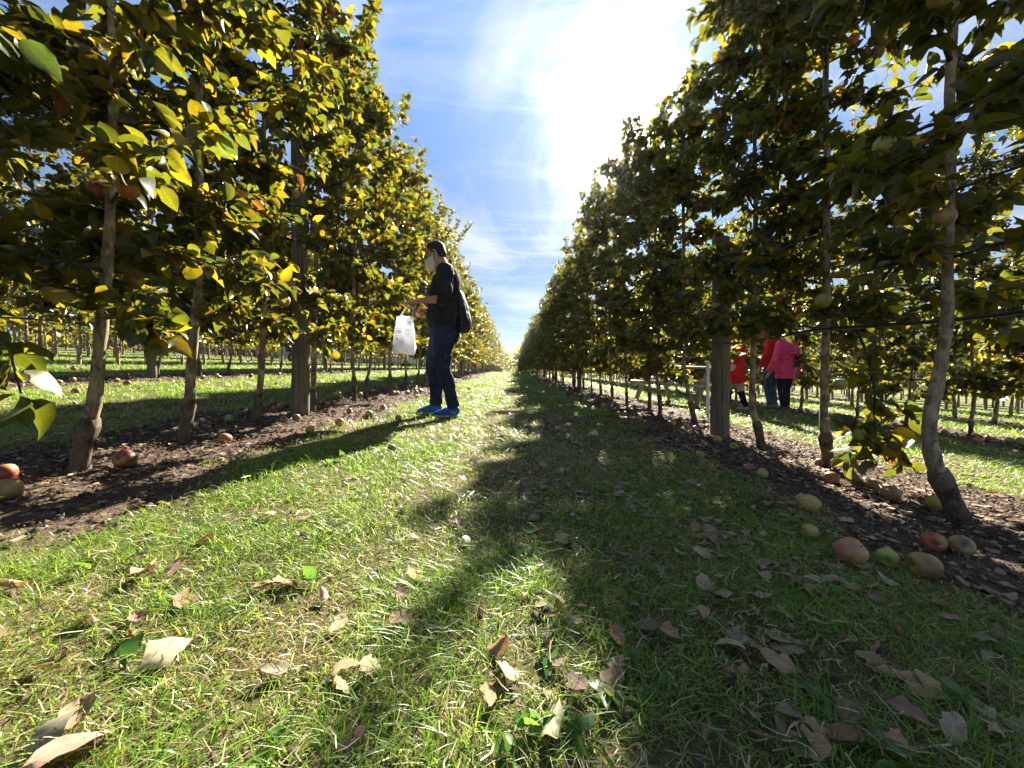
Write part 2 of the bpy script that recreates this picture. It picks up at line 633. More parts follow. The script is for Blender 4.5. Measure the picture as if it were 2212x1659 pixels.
def build_grass():
    rng = np.random.default_rng(11)
    zones = [  # y0, y1, density, width, height, segs
        (0.28, 1.3, 21000, 0.0024, 0.030, 3),
        (1.3, 2.6, 10500, 0.0031, 0.034, 2),
        (2.6, 5.5, 2300, 0.0058, 0.040, 2),
        (5.5, 13.0, 420, 0.013, 0.055, 2),
        (13.0, 34.0, 70, 0.030, 0.070, 1),
    ]
    Vs, Qs, Ts, Cs, k = [], [], [], [], 0
    for y0, y1, dens, wd, ht, segs in zones:
        half = 1.42 * y1 + 0.7
        xmin, xmax = (-half, half) if y1 < 14 else (-17, 15)
        n = int((xmax - xmin) * (y1 - y0) * dens)
        x = rng.uniform(xmin, xmax, n)
        y = rng.uniform(y0, y1, n)
        soil = soil_amount(x, y)
        keep = (np.abs(x) < 1.42 * y + 0.7) & (rng.random(n) > soil * 1.04)
        tuft = vnoise(x, y, 5.5, 21) * 0.65 + vnoise(x, y, 15, 22) * 0.55
        keep &= rng.random(n) < np.clip(tuft * 1.5 + 0.02, 0.2, 1)
        x, y = x[keep], y[keep]
        tuft = tuft[keep]
        n = len(x)
        # dry patches: the worn middle of the alley, and here and there
        dry = np.clip(0.31 + 0.85 * (vnoise(x, y, 1.4, 31) - 0.45) + 0.9 * (vnoise(x, y, 4.5, 32) - 0.5)
                      + 0.30 * np.exp(-((x - 0.05) / 0.5) ** 2) - 0.20 * np.exp(-((x + 0.9) / 0.5) ** 2) - 0.12 * (y > 4), 0.02, 0.85)
        straw = rng.random(n) < dry
        g = rng.random(n)[:, None]
        lush = np.array([0.080, 0.185, 0.018]) * (1 - g) + np.array([0.235, 0.350, 0.040]) * g
        blue = rng.random(n)[:, None] < 0.18
        lush = np.where(blue, lush * np.array([0.9, 0.95, 2.0]), lush)
        g2 = rng.random(n)[:, None]
        tan = np.array([0.26, 0.19, 0.085]) * (1 - g2) + np.array([0.55, 0.46, 0.27]) * g2
        c = np.where(straw[:, None], tan, lush)
        h = ht * (0.45 + 0.9 * rng.random(n)) * (0.55 + 0.75 * tuft)
        tall = rng.random(n) < 0.015
        h = np.where(tall, h * 1.6 + 0.015, h)
        h = np.where(straw, h * rng.uniform(0.2, 0.9, n), h)
        lean = h * rng.uniform(0.3, 2.1, n)
        lean = np.where(straw, rng.uniform(0.02, 0.07, n) * (ht / 0.05), lean)
        wv = wd * rng.uniform(0.6, 1.35, n)
        wv = np.where(straw, wv * 0.75, wv)
        V, Q, T, C = blades(rng, x, y, h, wv, lean, segs, c)
        Vs.append(V)
        if len(Q):
            Qs.append(Q + k)
        Ts.append(T + k)
        Cs.append(C)
        k += len(V)
    for y0, y1, dens, ln, wd in ((0.28, 1.5, 3000, 0.042, 0.0019), (1.5, 3.2, 1300, 0.05, 0.0028)):   # mown clippings lying on top
        half = 1.42 * y1 + 0.7
        n = int(2 * half * (y1 - y0) * dens)
        x, y = rng.uniform(-half, half, n), rng.uniform(y0, y1, n)
        pn = vnoise(x, y, 2.2, 51) * 0.6 + vnoise(x, y, 6.0, 52) * 0.5
        keep = (np.abs(x) < 1.42 * y + 0.7) & (rng.random(n) > soil_amount(x, y) * 0.93) & (rng.random(n) < np.clip(pn * 1.6 - 0.25, 0.12, 1))
        x, y = x[keep], y[keep]
        n = len(x)
        a = rng.random(n) * 2 * math.pi
        L = ln * rng.uniform(0.35, 1.15, n) * 0.5
        z = ground(x, y) + rng.uniform(0.006, 0.032, n)
        tilt = rng.normal(0, 0.22, n) * L
        w2 = wd * rng.uniform(0.5, 1.2, n) * 0.5
        dx, dy = np.cos(a), np.sin(a)
        bend = rng.normal(0, 0.25, n) * L
        P = np.zeros((n, 6, 3))
        for q, (f, b) in enumerate(((-1, 0), (0, 1), (1, 0))):
            for e, sg in ((0, -1), (1, 1)):
                P[:, q * 2 + e, 0] = x + dx * L * f - dy * (b * bend + sg * w2)
                P[:, q * 2 + e, 1] = y + dy * L * f + dx * (b * bend + sg * w2)
                P[:, q * 2 + e, 2] = z + f * tilt + sg * w2 * rng.normal(0, 0.7, n)
        b0 = np.arange(n)[:, None] * 6
        Vs.append(P.reshape(-1, 3))
        Qs.append(np.vstack([b0 + np.array([[0, 1, 3, 2]]), b0 + np.array([[2, 3, 5, 4]])]) + k)
        g2 = rng.random(n)[:, None]
        c = np.array([0.24, 0.175, 0.085]) * (1 - g2) + np.array([0.58, 0.50, 0.32]) * g2
        c = np.where(rng.random(n)[:, None] < 0.3, np.array([0.16, 0.20, 0.05]) * (0.7 + g2), c)
        Cs.append(np.repeat(c, 6, 0))
        k += n * 6
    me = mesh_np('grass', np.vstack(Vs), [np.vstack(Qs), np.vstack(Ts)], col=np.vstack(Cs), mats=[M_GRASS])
    print('grass tris', sum(len(q) * 2 for q in Qs) + sum(len(t) for t in Ts))
    return tag(link('grass', me), 'short mown grass with dry straw covering the alleys', 'grass', kind='stuff')


build_grass()


def build_litter():
    """crumbs of earth, chips and torn bits of old leaf on the bare strips: too many to count"""
    rng = np.random.default_rng(17)
    Vs, Ts, Cs, k = [], [], [], 0
    for y0, y1, dens, size in ((0.3, 2.4, 2600, 0.011), (2.4, 5.0, 1100, 0.016), (5.0, 12.0, 200, 0.030), (12, 30, 16, 0.06)):
        half = min(1.42 * y1 + 0.7, 14)
        n = int(2 * half * (y1 - y0) * dens)
        x, y = rng.uniform(-half, half, n), rng.uniform(y0, y1, n)
        soil = soil_amount(x, y)
        keep = (np.abs(x) < 1.42 * y + 0.7) & (rng.random(n) < soil * 0.92 + 0.02 + 0.10 * (x > 0.0) * (y < 5))
        x, y = x[keep], y[keep]
        n = len(x)
        r = size * (0.35 + 1.3 * rng.random(n) ** 2.2)
        clod = rng.random(n) < 0.45
        az = rng.random(n) * 2 * math.pi
        el = rng.uniform(0.35, 1.0, n)
        P = np.zeros((n, 5, 3))
        for c in range(4):
            a = az + c * math.pi / 2 + rng.normal(0, 0.25, n)
            rr = r * np.where(c % 2, el, 1) * rng.uniform(0.7, 1.2, n)
            P[:, c, 0] = x + np.cos(a) * rr
            P[:, c, 1] = y + np.sin(a) * rr
            P[:, c, 2] = ground(x, y) + rng.uniform(-0.003, 0.006, n) + np.where(clod, -0.003, r * rng.uniform(-0.1, 0.55, n)) + 0.004
        P[:, 4, 0], P[:, 4, 1] = x + rng.normal(0, 0.15, n) * r, y + rng.normal(0, 0.15, n) * r
        P[:, 4, 2] = ground(x, y) + np.where(clod, r * rng.uniform(0.5, 0.9, n), r * rng.uniform(0.05, 0.45, n)) + 0.003
        b = np.arange(n)[:, None] * 5
        T = np.vstack([b + np.array([[c, (c + 1) % 4, 4]]) for c in range(4)])
        g = rng.random(n)[:, None]
        pale = np.array([0.12, 0.085, 0.055]) * (1 - g) + np.array([0.36, 0.285, 0.20]) * g
        earth = np.array([0.030, 0.020, 0.014]) * (1 - g) + np.array([0.12, 0.08, 0.054]) * g
        C = np.where(clod[:, None] | (rng.random(n)[:, None] < 0.30), earth, pale)
        Vs.append(P.reshape(-1, 3))
        Ts.append(T + k)
        Cs.append(np.repeat(C, 5, 0))
        k += n * 5
    me = mesh_np('leaf_litter', np.vstack(Vs), [np.vstack(Ts)], col=np.vstack(Cs), mats=[M_LITTER])
    print('litter tris', len(me.polygons))
    tag(link('leaf_litter', me), 'crumbled earth and bits of old leaves strewn under the rows', 'litter', kind='stuff')


build_litter()

# ------------------------------------------------------------------ leaf shapes
def leaf_template(rows, widths, curl, fold, twist=0.0, wave=0.0, tipbend=0.0):
    V, tri = [(0, 0, 0)], []
    m = len(rows)
    for i in range(1, m - 1):
        t, wv = rows[i], widths[i]
        zc = -curl * t * t - tipbend * max(0, t - 0.6) ** 2
        tw = twist * t
        for s in (-1, 0, 1):
            zz_ = zc + (fold * wv * abs(s)) + s * tw * wv + wave * (0.5 if (i + s) % 2 else -0.5) * abs(s)
            V.append((s * wv, t, zz_))
    V.append((0, 1, -curl - tipbend * 0.16))
    for s in (0, 1):
        tri.append((0, 1 + s + 1, 1 + s))
    for i in range(m - 3):
        for s in (0, 1):
            a, b = 1 + i * 3 + s, 2 + i * 3 + s
            c, e = a + 3, b + 3
            tri += [(a, b, e), (a, e, c)]
    L = 1 + (m - 3) * 3
    for s in (0, 1):
        tri.append((L + s, L + s + 1, len(V) - 1))
    return np.array(V, float), np.array(tri)


R5 = [0, .10, .30, .55, .80, 1]
HI = [leaf_template(R5, [0, .17, .30, .31, .18, 0], 0.20, 0.45, 0.10, 0.02),
      leaf_template(R5, [0, .19, .33, .31, .17, 0], 0.36, 0.25, -0.25, 0.03, 0.5),
      leaf_template(R5, [0, .15, .27, .29, .17, 0], -0.06, 0.75, 0.20, 0.02, 0.9),
      leaf_template(R5, [0, .20, .35, .34, .20, 0], 0.10, 0.15, 0.35, 0.04, 0.3),
      leaf_template(R5, [0, .18, .29, .28, .16, 0], 0.70, 0.90, -0.45, 0.05, 0.8),
      leaf_template(R5, [0, .16, .26, .25, .13, 0], -0.30, 1.10, 0.50, 0.06, 1.6)]
R3 = [0, .28, .66, 1]
LO = [leaf_template(R3, [0, .31, .28, 0], 0.22, 0.4), leaf_template(R3, [0, .33, .29, 0], 0.05, 0.6, 0.25), leaf_template(R3, [0, .30, .28, 0], 0.4, 0.2, -0.2)]
# low tufts keep eight triangles a leaf


def leaf_frames(rng, out, n, droop=0.25, spread=0.9):
    """length axis mostly along 'out', normal mostly up"""
    Ld = out + rng.normal(0, spread * 0.55, (n, 3))
    Ld[:, 2] += -droop + rng.normal(0, 0.30, n)
    Ld /= np.linalg.norm(Ld, axis=1, keepdims=True) + 1e-9
    N = np.array([0, 0, 0.9]) + rng.normal(0, 0.62, (n, 3))
    X = np.cross(Ld, N)
    X /= np.linalg.norm(X, axis=1, keepdims=True) + 1e-9
    N = np.cross(X, Ld)
    return np.stack([X, Ld, N], 1)      # rows: local axes


def leaf_colours(rng, n, warm):
    g = rng.random(n)[:, None]
    c = np.array([0.042, 0.056, 0.014]) * (1 - g) + np.array([0.098, 0.098, 0.020]) * g
    k = rng.random(n)
    olive = np.array([0.15, 0.118, 0.018])
    c = np.where((k < 0.22 * warm)[:, None], olive * (0.7 + 0.6 * g), c)
    c = np.where((k > 1 - 0.03 * warm)[:, None], np.array([0.34, 0.24, 0.022]), c)
    c = np.where((k > 1 - 0.012)[:, None], np.array([0.13, 0.055, 0.02]), c)
    c = np.where(((k > 0.55) & (k < 0.70))[:, None], c * np.array([0.75, 0.95, 1.9]), c)
    return c


def leaf_mesh(name, P, Fr, Sc, C, templates, which):
    Vs, Ts, Cs, k = [], [], [], 0
    for a, (tv, tt) in enumerate(templates):
        s = which == a
        n = int(s.sum())
        if not n:
            continue
        V = P[s][:, None] + np.einsum('kj,nji->nki', tv, Fr[s]) * Sc[s][:, None, None]
        Vs.append(V.reshape(-1, 3))
        Ts.append((tt[None] + (np.arange(n) * len(tv))[:, None, None]).reshape(-1, 3) + k)
        Cs.append(np.repeat(C[s], len(tv), 0))
        k += n * len(tv)
    return mesh_np(name, np.vstack(Vs), [np.vstack(Ts)], col=np.vstack(Cs), mats=[M_FOLIAGE], smooth=True)


# ------------------------------------------------------------------ apple trees
def grow(rng, trunk, top_r, bottom, warm, nbr=30, reach=0.62, size=0.066, extra=()):
    """branches, leaves and fruit spots of a slender spindle tree; trunk: (n,3) path from the base, local"""
    zt = trunk[:, 2]
    H = zt[-1]
    br = []
    for i in range(nbr):
        u = (i + rng.random()) / nbr
        z = bottom + 0.06 + (H - bottom - 0.25) * u
        base = np.array([np.interp(z, zt, trunk[:, j]) for j in range(3)])
        az = i * 2.39996 + rng.normal(0, 0.4)
        L = reach * (1.05 - 0.50 * u ** 1.6) * rng.uniform(0.62, 1.12)
        up = rng.uniform(0.05, 0.55) + 0.35 * u
        dirv = np.array([math.cos(az), math.sin(az) * 1.05, up])
        dirv /= np.linalg.norm(dirv)
        pts = [base]
        p, dv = base.copy(), dirv.copy()
        for _ in range(6):
            dv = dv + np.array([rng.normal(0, 0.12), rng.normal(0, 0.12), -0.10 + rng.normal(0, 0.06)])
            dv /= np.linalg.norm(dv)
            p = p + dv * L / 6
            pts.append(p.copy())
        r0 = rng.uniform(0.006, 0.010)
        br.append((np.array(pts), np.linspace(r0, 0.002, 7), 0.22))
        for _ in range(5):
            f = rng.uniform(0.12, 0.95)
            q = np.array([np.interp(f * 6, np.arange(7), np.array(pts)[:, j]) for j in range(3)])
            a2 = az + rng.normal(0, 1.1)
            l2 = rng.uniform(0.10, 0.30)
            d2 = np.array([math.cos(a2), math.sin(a2), rng.uniform(-0.15, 0.9)])
            d2 /= np.linalg.norm(d2)
            e = np.array([q, q + d2 * l2 * 0.5, q + d2 * l2 + np.array([0, 0, -0.02])])
            br.append((e, np.array([0.004, 0.003, 0.0015]), 0.05))
    for i in range(13):   # upright shoots at the top
        u = rng.uniform(0.72, 1.0)
        b = np.array([np.interp(H * u, zt, trunk[:, j]) for j in range(3)])
        b[:2] += rng.normal(0, 0.14, 2)
        L = rng.uniform(0.25, 0.85) * (1.25 - 0.5 * u)
        d2 = np.array([rng.normal(0, 0.30), rng.normal(0, 0.30), 1.0])
        e = np.array([b + d2 * L * t for t in (0, .33, .66, 1)])
        br.append((e, np.array([0.005, 0.004, 0.003, 0.0015]), 0.0))
    br += list(extra)
    LP, LF, LS = [], [], []
    spots = []
    for ent in br:
        pts, rad, start = ent[:3]
        big = ent[3] if len(ent) > 3 else 1.0
        seg = np.linalg.norm(np.diff(pts, axis=0), axis=1)
        L = seg.sum()
        s = np.concatenate([[0], np.cumsum(seg)]) / L
        nodes = max(2, int(L * (1 - start) / (0.030 * big)))
        for q in range(nodes):
            f = start + (1 - start) * (q + rng.random()) / nodes
            p = np.array([np.interp(f, s, pts[:, j]) for j in range(3)])
            i = min(int(np.searchsorted(s, f)), len(pts) - 1)
            tg = pts[i] - pts[max(i - 1, 0)]
            tg = tg / (np.linalg.norm(tg) + 1e-9)
            cnt = rng.integers(2, 6)
            az = rng.random(cnt) * 2 * math.pi
            out = np.stack([np.cos(az), np.sin(az), rng.uniform(-0.2, 0.4, cnt)], 1) * 0.85 + tg * 0.65
            Fr = leaf_frames(rng, out, cnt)
            pet = rng.uniform(0.012, 0.03, cnt)
            LP.append(p + Fr[:, 1] * pet[:, None])
            LF.append(Fr)
            LS.append(size * big * np.clip(rng.normal(1.0, 0.28, cnt), 0.4, 1.6))
            if f > 0.4 and rng.random() < 0.05:
                spots.append(p + np.array([0, 0, -0.055]))
    P, Fr, Sc = np.vstack(LP), np.vstack(LF), np.concatenate(LS)
    C = leaf_colours(rng, len(P), warm)
    return br, P, Fr, Sc, C, spots


def trunk_geo(rng, path, r0, r1, graft, nseg=22, nring=10):
    """split a trunk path into the dark knobbly rootstock and the pale stem above the graft"""
    P = smooth_path(path, nseg)
    z = P[:, 2]
    up = Geo()
    s = np.linspace(0, 1, nseg)
    rad = r0 + (r1 - r0) * s ** 0.8
    rad = rad * (1 + 0.07 * np.sin(z * 21 + rng.random() * 6) + 0.05 * np.sin(z * 47))
    g = max(1, int(np.searchsorted(z, graft)))
    stem = np.vstack([[P[g] * 0.5 + P[g - 1] * 0.5], P[g:]])
    up.tube(stem, np.concatenate([[rad[g] * 1.05], rad[g:]]), nring, wob=0.06, rng=rng)
    zr = np.linspace(-0.05, z[g] + 0.03, 8)
    C = np.stack([np.interp(zr, z, P[:, j]) for j in range(2)] + [zr], 1)
    q = np.linspace(0, 1, 8)
    rr = r0 * (1.32 - 0.30 * np.sin(q * math.pi * 0.9) + 0.13 * np.exp(-((q - 0.86) / 0.16) ** 2))
    rr[-1] *= 0.72
    rt = Geo().tube(C, rr, nring, wob=0.09, rng=rng)
    return up, rt, P


def generic_path(rng, H, lean):
    bx, by = rng.normal(0, 0.035), rng.normal(0, 0.05)
    return np.array([(-lean * 0.5 + bx, by, 0), (-lean * 0.3 + bx * 0.8, by * 0.6, 0.22), (rng.normal(0, 0.02), rng.normal(0, 0.02), 0.6),
                     (lean * 0.8 + rng.normal(0, 0.03), rng.normal(0, 0.03), 1.5), (lean * 1.6 + rng.normal(0, 0.04), rng.normal(0, 0.04), 2.6),
                     (lean * 2 + rng.normal(0, 0.04), rng.normal(0, 0.04), H)])


def wood_of(br, geo, n=5):
    for ent in br:
        geo.tube(ent[0], ent[1], n)
    return geo


ORD = ['first', 'second', 'third', 'fourth', 'fifth', 'sixth', 'seventh', 'eighth', 'ninth', 'tenth', 'eleventh', 'twelfth', 'thirteenth',
       'fourteenth', 'fifteenth', 'sixteenth', 'seventeenth', 'eighteenth', 'nineteenth', 'twentieth']

# apple shape
def apple_mesh():
    prof = [(0.000, 0.36), (0.07, 0.375), (0.16, 0.44), (0.28, 0.47), (0.40, 0.40), (0.485, 0.22), (0.50, 0.02), (0.465, -0.18), (0.38, -0.34),
            (0.27, -0.435), (0.17, -0.455), (0.09, -0.40), (0.0, -0.36)]
    n = 18
    V, Q, T = [(0, 0, prof[0][1])], [], []
    for r, z in prof[1:-1]:
        for j in range(n):
            a = j * 2 * math.pi / n
            k = 1 + 0.02 * math.cos(5 * a) * (1 if z < 0 else 0.4)
            V.append((r * k * math.cos(a), r * k * math.sin(a), z + 0.012 * math.cos(5 * a) * (z < -0.3)))
    V.append((0, 0, prof[-1][1]))
    m = len(prof) - 2
    for j in range(n):
        T.append((0, 1 + j, 1 + (j + 1) % n))
        T.append((len(V) - 1, 1 + (m - 1) * n + (j + 1) % n, 1 + (m - 1) * n + j))
        for i in range(m - 1):
            Q.append((1 + i * n + j, 1 + (i + 1) * n + j, 1 + (i + 1) * n + (j + 1) % n, 1 + i * n + (j + 1) % n))
    V = np.array(V) * 0.08
    return mesh_np('apple', V, [Q, T], mats=[M_APPLE], smooth=True)


APPLE = apple_mesh()
_st = Geo().tube([(0, 0, 0.028), (0.001, 0, 0.040), (0.005, 0.001, 0.052)], [0.0012, 0.0011, 0.0016], 5)
STEM = _st.mesh('stem', M_TWIG)
A_RED, A_PINK, A_GREEN, A_RUSSET, A_YELLOW = (0.26, 0.035, 0.030), (0.36, 0.115, 0.075), (0.22, 0.245, 0.055), (0.21, 0.105, 0.048), (0.33, 0.25, 0.07)
A_ALL = [A_RED, A_PINK, A_GREEN, A_RUSSET, A_YELLOW, A_RED, A_GREEN]


def apple(p, dia, colr, rng, parent=None, tip=0.25, stem=True):
    o = link('apple' if parent is not None else 'fallen_apple', APPLE, parent, p)
    o.rotation_euler = (rng.normal(0, tip), rng.normal(0, tip), rng.random() * 6.28)
    s = dia / 0.08
    o.scale = (s, s, s * rng.uniform(0.88, 1.02))
    o.color = (*[c * rng.uniform(0.85, 1.15) for c in colr], 1)
    if stem:
        link('stem', STEM, o)
    return o


LEAF_MESHES = [mesh_np('leaf', tv, [tt], mats=[M_LEAF], smooth=True) for tv, tt in HI]


def near_tree(rng, label, base, path_w, r0, warm, bottom, own_leaves, apples, group, H=None, nbr=30, extra=(), reach=0.62, clear=None):
    """a tree whose trunk follows points read off the photograph; its nearest leaves are single pieces"""
    t = link('apple_tree', None, loc=base)
    tag(t, label, 'apple tree', group)
    path = [np.array(p) - np.array(base) for p in path_w]
    if H and path[-1][2] < H:
        e = path[-1].copy()
        e[0] = path[-1][0] + rng.normal(0, 0.04)
        e[2] = H
        path.append(e)
    graft = 0.16 + 0.05 * rng.random()
    up, rt, P = trunk_geo(rng, path, r0, 0.012, graft, 30, 12)
    up.obj('trunk', M_BARK, t)
    rt.obj('rootstock', M_ROOT, t)
    br, LP, LF, LS, LC, spots = grow(rng, P, 0.012, bottom, warm, nbr, reach, extra=extra)
    main, fine = [b for b in br if b[2] > 0.1], [b for b in br if b[2] <= 0.1]
    for b in main:
        Geo().tube(b[0], b[1], 6).obj('branch', M_TWIG, t)
    tag(wood_of(fine, Geo(), 4).obj('twigs', M_TWIG, t), kind='stuff')
    if clear is not None:   # pickers keep this side of the post open
        q = LP + np.array(base) - np.array([clear[0], clear[1], 0])
        back = -q[:, 1]
        off = np.abs(q[:, 0] - back * 0.57)
        keep = ~((back > -0.08) & (back < 0.9) & (off < 0.10) & (rng.random(len(LP)) < 0.85))
        LP, LF, LS, LC = LP[keep], LF[keep], LS[keep], LC[keep]
    tpl = rng.integers(0, 6, len(LP))
    wp = LP + np.array(base)
    dist = np.linalg.norm(wp - np.array([0, 0, CAMZ]), axis=1)
    inview = (wp[:, 1] > 0.25) & (np.abs(wp[:, 0]) < 1.34 * wp[:, 1]) & ((wp[:, 2] - CAMZ) < 0.95 * wp[:, 1])
    order = np.argsort(np.where(inview, dist, 99))[:own_leaves]
    mask = np.ones(len(LP), bool)
    mask[order] = False
    tag(link('foliage', leaf_mesh('foliage', LP[mask], LF[mask], LS[mask], LC[mask], HI, tpl[mask]), t), kind='stuff')
    for i in order:
        o = link('leaf', LEAF_MESHES[tpl[i]], t)
        R = Matrix([list(r) for r in LF[i]]).transposed().to_4x4()
        o.matrix_basis = Matrix.Translation(Vector(LP[i])) @ R @ Matrix.Scale(float(LS[i]), 4)
        o.color = (*LC[i], 1)
    rng.shuffle(spots)
    for s in spots[:apples]:
        apple(s, rng.uniform(0.066, 0.08), A_ALL[rng.integers(0, 7)], rng, t, 0.3)
    return t


SHARED = {}


def shared_variants():
    for side, bottom, warm, lean in (('L', 0.66, 1.15, 0.05), ('R', 0.44, 0.8, -0.04)):
        for v in range(6):
            rng = np.random.default_rng(500 + v + (50 if side == 'R' else 0))
            H = (3.62 if side == 'L' else 3.78) + 0.3 * rng.random()
            up, rt, P = trunk_geo(rng, generic_path(rng, H, lean), 0.027, 0.012, 0.17 + 0.06 * rng.random(), 18, 8)
            br, LP, LF, LS, LC, spots = grow(rng, P, 0.012, bottom, warm, 34, 0.60, 0.070)
            wood_of([b for b in br if b[2] > 0.1], up, 4)
            SHARED[side, v] = (up.mesh('trunk', M_BARK), rt.mesh('rootstock', M_ROOT),
                               leaf_mesh('foliage', LP, LF, LS, LC, LO, rng.integers(0, 3, len(LP))), spots, (LP, LF, LS, LC))


shared_variants()


def row_tree(rng, side, x, y, label, group, apples=0):
    tm, rm, fm, spots, _ = SHARED[side, int(rng.integers(0, 6))]
    t = link('apple_tree', None, loc=(x, y, gz(x, y)))
    t.rotation_euler = (0, 0, (math.pi if rng.random() < 0.5 and False else 0) + rng.normal(0, 0.35))
    s = rng.uniform(0.90, 1.05)
    t.scale = (s * rng.uniform(0.88, 1.12), s * rng.choice([-1, 1]), s * rng.uniform(0.92, 1.08))
    tag(t, label, 'apple tree', group)
    link('trunk', tm, t)
    link('rootstock', rm, t)
    tag(link('foliage', fm, t), kind='stuff')
    if apples:
        for i in rng.permutation(len(spots))[:apples]:
            apple(spots[i], rng.uniform(0.066, 0.08), A_ALL[rng.integers(0, 7)], rng, t, 0.3, stem=False)
    return t


def px_path(pts, y):
    return [at_depth(px, py, y) for px, py in pts]


def build_rows():
    rng = np.random.default_rng(77)
    gl, gr = 'apple trees of the near left row', 'apple trees of the near right row'
    # ---- left row, the trunks one can see singly
    L = [
        (1.90, [(170, 1012), (182, 950), (204, 870), (216, 740), (232, 560), (245, 300), (243, 60)], 0.031, 'leaning pale-barked apple tree nearest on the left, its dark knobbly foot in bare soil'),
        (2.58, [(397, 952), (408, 870), (416, 760), (427, 640), (432, 450), (432, 250), (430, 80)], 0.030, 'second apple tree from the left edge, mottled trunk with swollen dark base'),
        (3.40, [(550, 912), (560, 860), (567, 750), (571, 600), (572, 430), (570, 240)], 0.028, 'third apple tree from the left edge, just left of the grey wooden post'),
        (3.66, [(674, 889), (676, 860), (678, 780), (682, 600), (686, 400), (690, 200)], 0.028, 'fourth apple tree from the left edge, close behind the grey wooden post'),
    ]
    for i, (dd, pts, r0, lab) in enumerate(L):
        gx_, dd = on_ground(*pts[0])
        pw = px_path(pts, dd)
        b = pw[0]
        b.z = gz(b.x, b.y)
        near_tree(rng, lab, tuple(b), [tuple(p) for p in pw], r0, 1.15, 0.60, 280, 12, gl, H=3.72, nbr=33, clear=on_ground(648, 898))
    # one more, its trunk outside the frame, reaching in at the left edge
    x, y = -1.95, 0.86
    b = (x, y, gz(x, y))
    rel = lambda *q: np.array(at_depth(*q)) - np.array(b)
    arm = np.vstack([(0.05, 0.0, 0.75), rel(-230, 640, 1.05), rel(-60, 690, 1.22), rel(20, 750, 1.27), rel(45, 850, 1.27)])
    arm2 = np.vstack([(0.05, 0.0, 0.95), rel(-200, 540, 1.08), rel(-40, 560, 1.28), rel(90, 620, 1.36)])
    near_tree(rng, 'apple tree past the left edge of the picture, only its leafy arms reaching in', b,
              [b, (x + .03, y, b[2] + .3), (x + .06, y, b[2] + 1.2), (x + .12, y, b[2] + 2.4), (x + .15, y, b[2] + 3.5)], 0.034, 1.15, 0.55, 200, 6, gl, nbr=33,
              extra=[(arm, np.linspace(0.009, 0.003, 5), 0.3, 1.3), (arm2, np.linspace(0.009, 0.003, 4), 0.3, 1.3)], reach=0.66)
    yy, n = 4.15, 3
    ys = [4.53, 5.13, 6.1, 7.04]
    while ys[-1] < 77:
        ys.append(ys[-1] + rng.uniform(0.70, 0.95))
    for i, y in enumerate(ys):
        n = i + 4
        lab = (f'{ORD[n]} apple tree from the left edge along the near left row' if n < 20 else 'far slender apple tree where the near left row shrinks to a hedge')
        row_tree(rng, 'L', ROW_L + rng.normal(0, 0.035), y, lab, gl, apples=7 if y < 12 else (3 if y < 22 else 0))
    # ---- right row
    Rr = [
        (1.235, [(2078, 1128), (2052, 1075), (2015, 990), (2008, 910), (2028, 810), (2046, 690), (2047, 560), (2054, 350), (2056, 90)], 0.034,
         'crooked pale-barked apple tree nearest on the right, beside the heap of big fallen apples'),
        (1.98, [(1793, 1012), (1784, 955), (1780, 880), (1784, 700), (1786, 520), (1787, 340), (1785, 120)], 0.033,
         'second apple tree from the right edge, with a leafy shoot hanging to the ground'),
        (2.36, [(1645, 968), (1638, 925), (1625, 880), (1626, 790), (1630, 640), (1632, 450), (1630, 250)], 0.030,
         'third apple tree from the right edge, mottled trunk curved at its foot'),
        (3.37, [(1502, 915), (1494, 880), (1484, 830), (1478, 790), (1477, 650), (1476, 450), (1472, 250)], 0.029,
         'fourth apple tree from the right edge, just left of the thick weathered post'),
    ]
    shoot = None
    for i, (dd, pts, r0, lab) in enumerate(Rr):
        gx_, dd = on_ground(*pts[0])
        pw = px_path(pts, dd)
        b = pw[0]
        b.z = gz(b.x, b.y)
        ex = ()
        if i == 1:
            b0 = np.array(b)
            sh = [np.array(at_depth(*q)) - b0 for q in ((1786, 640, dd), (1840, 690, dd - .12), (1880, 790, dd - .25), (1890, 880, dd - .32), (1872, 950, dd - .36), (1842, 1010, dd - .38))]
            sp_ = smooth_path(sh, 10)
            ex = [(sp_, np.linspace(0.010, 0.003, 10), 0.30, 1.35)]
            for f_, dx_, dz_ in ((5, 0.16, -0.10), (6, -0.16, -0.08), (7, 0.14, -0.12), (8, -0.12, -0.05), (6, 0.05, -0.16)):
                q_ = sp_[f_]
                ex.append((np.array([q_, q_ + [dx_ * .5, -.03, dz_ * .3], q_ + [dx_, -.06, dz_]]), np.array([.005, .004, .002]), 0.15, 1.35))
        near_tree(rng, lab, tuple(b), [tuple(p) for p in pw], r0, 0.8, (0.88, 0.74, 0.82, 0.64)[i], 280, 9, gr, H=3.7, nbr=33, extra=ex)
    ys = [5.13, 5.60, 6.6, 7.7, 8.75, 9.6, 10.6]
    while ys[-1] < 77:
        ys.append(ys[-1] + rng.uniform(0.70, 0.95))
    for i, y in enumerate(ys):
        n = i + 4
        lab = (f'{ORD[n]} apple tree from the right edge along the near right row' if n < 20 else 'far slender apple tree where the near right row shrinks to a dark hedge')
        row_tree(rng, 'R', ROW_R + rng.normal(0, 0.04), y, lab, gr, apples=6 if y < 12 else (3 if y < 22 else 0))
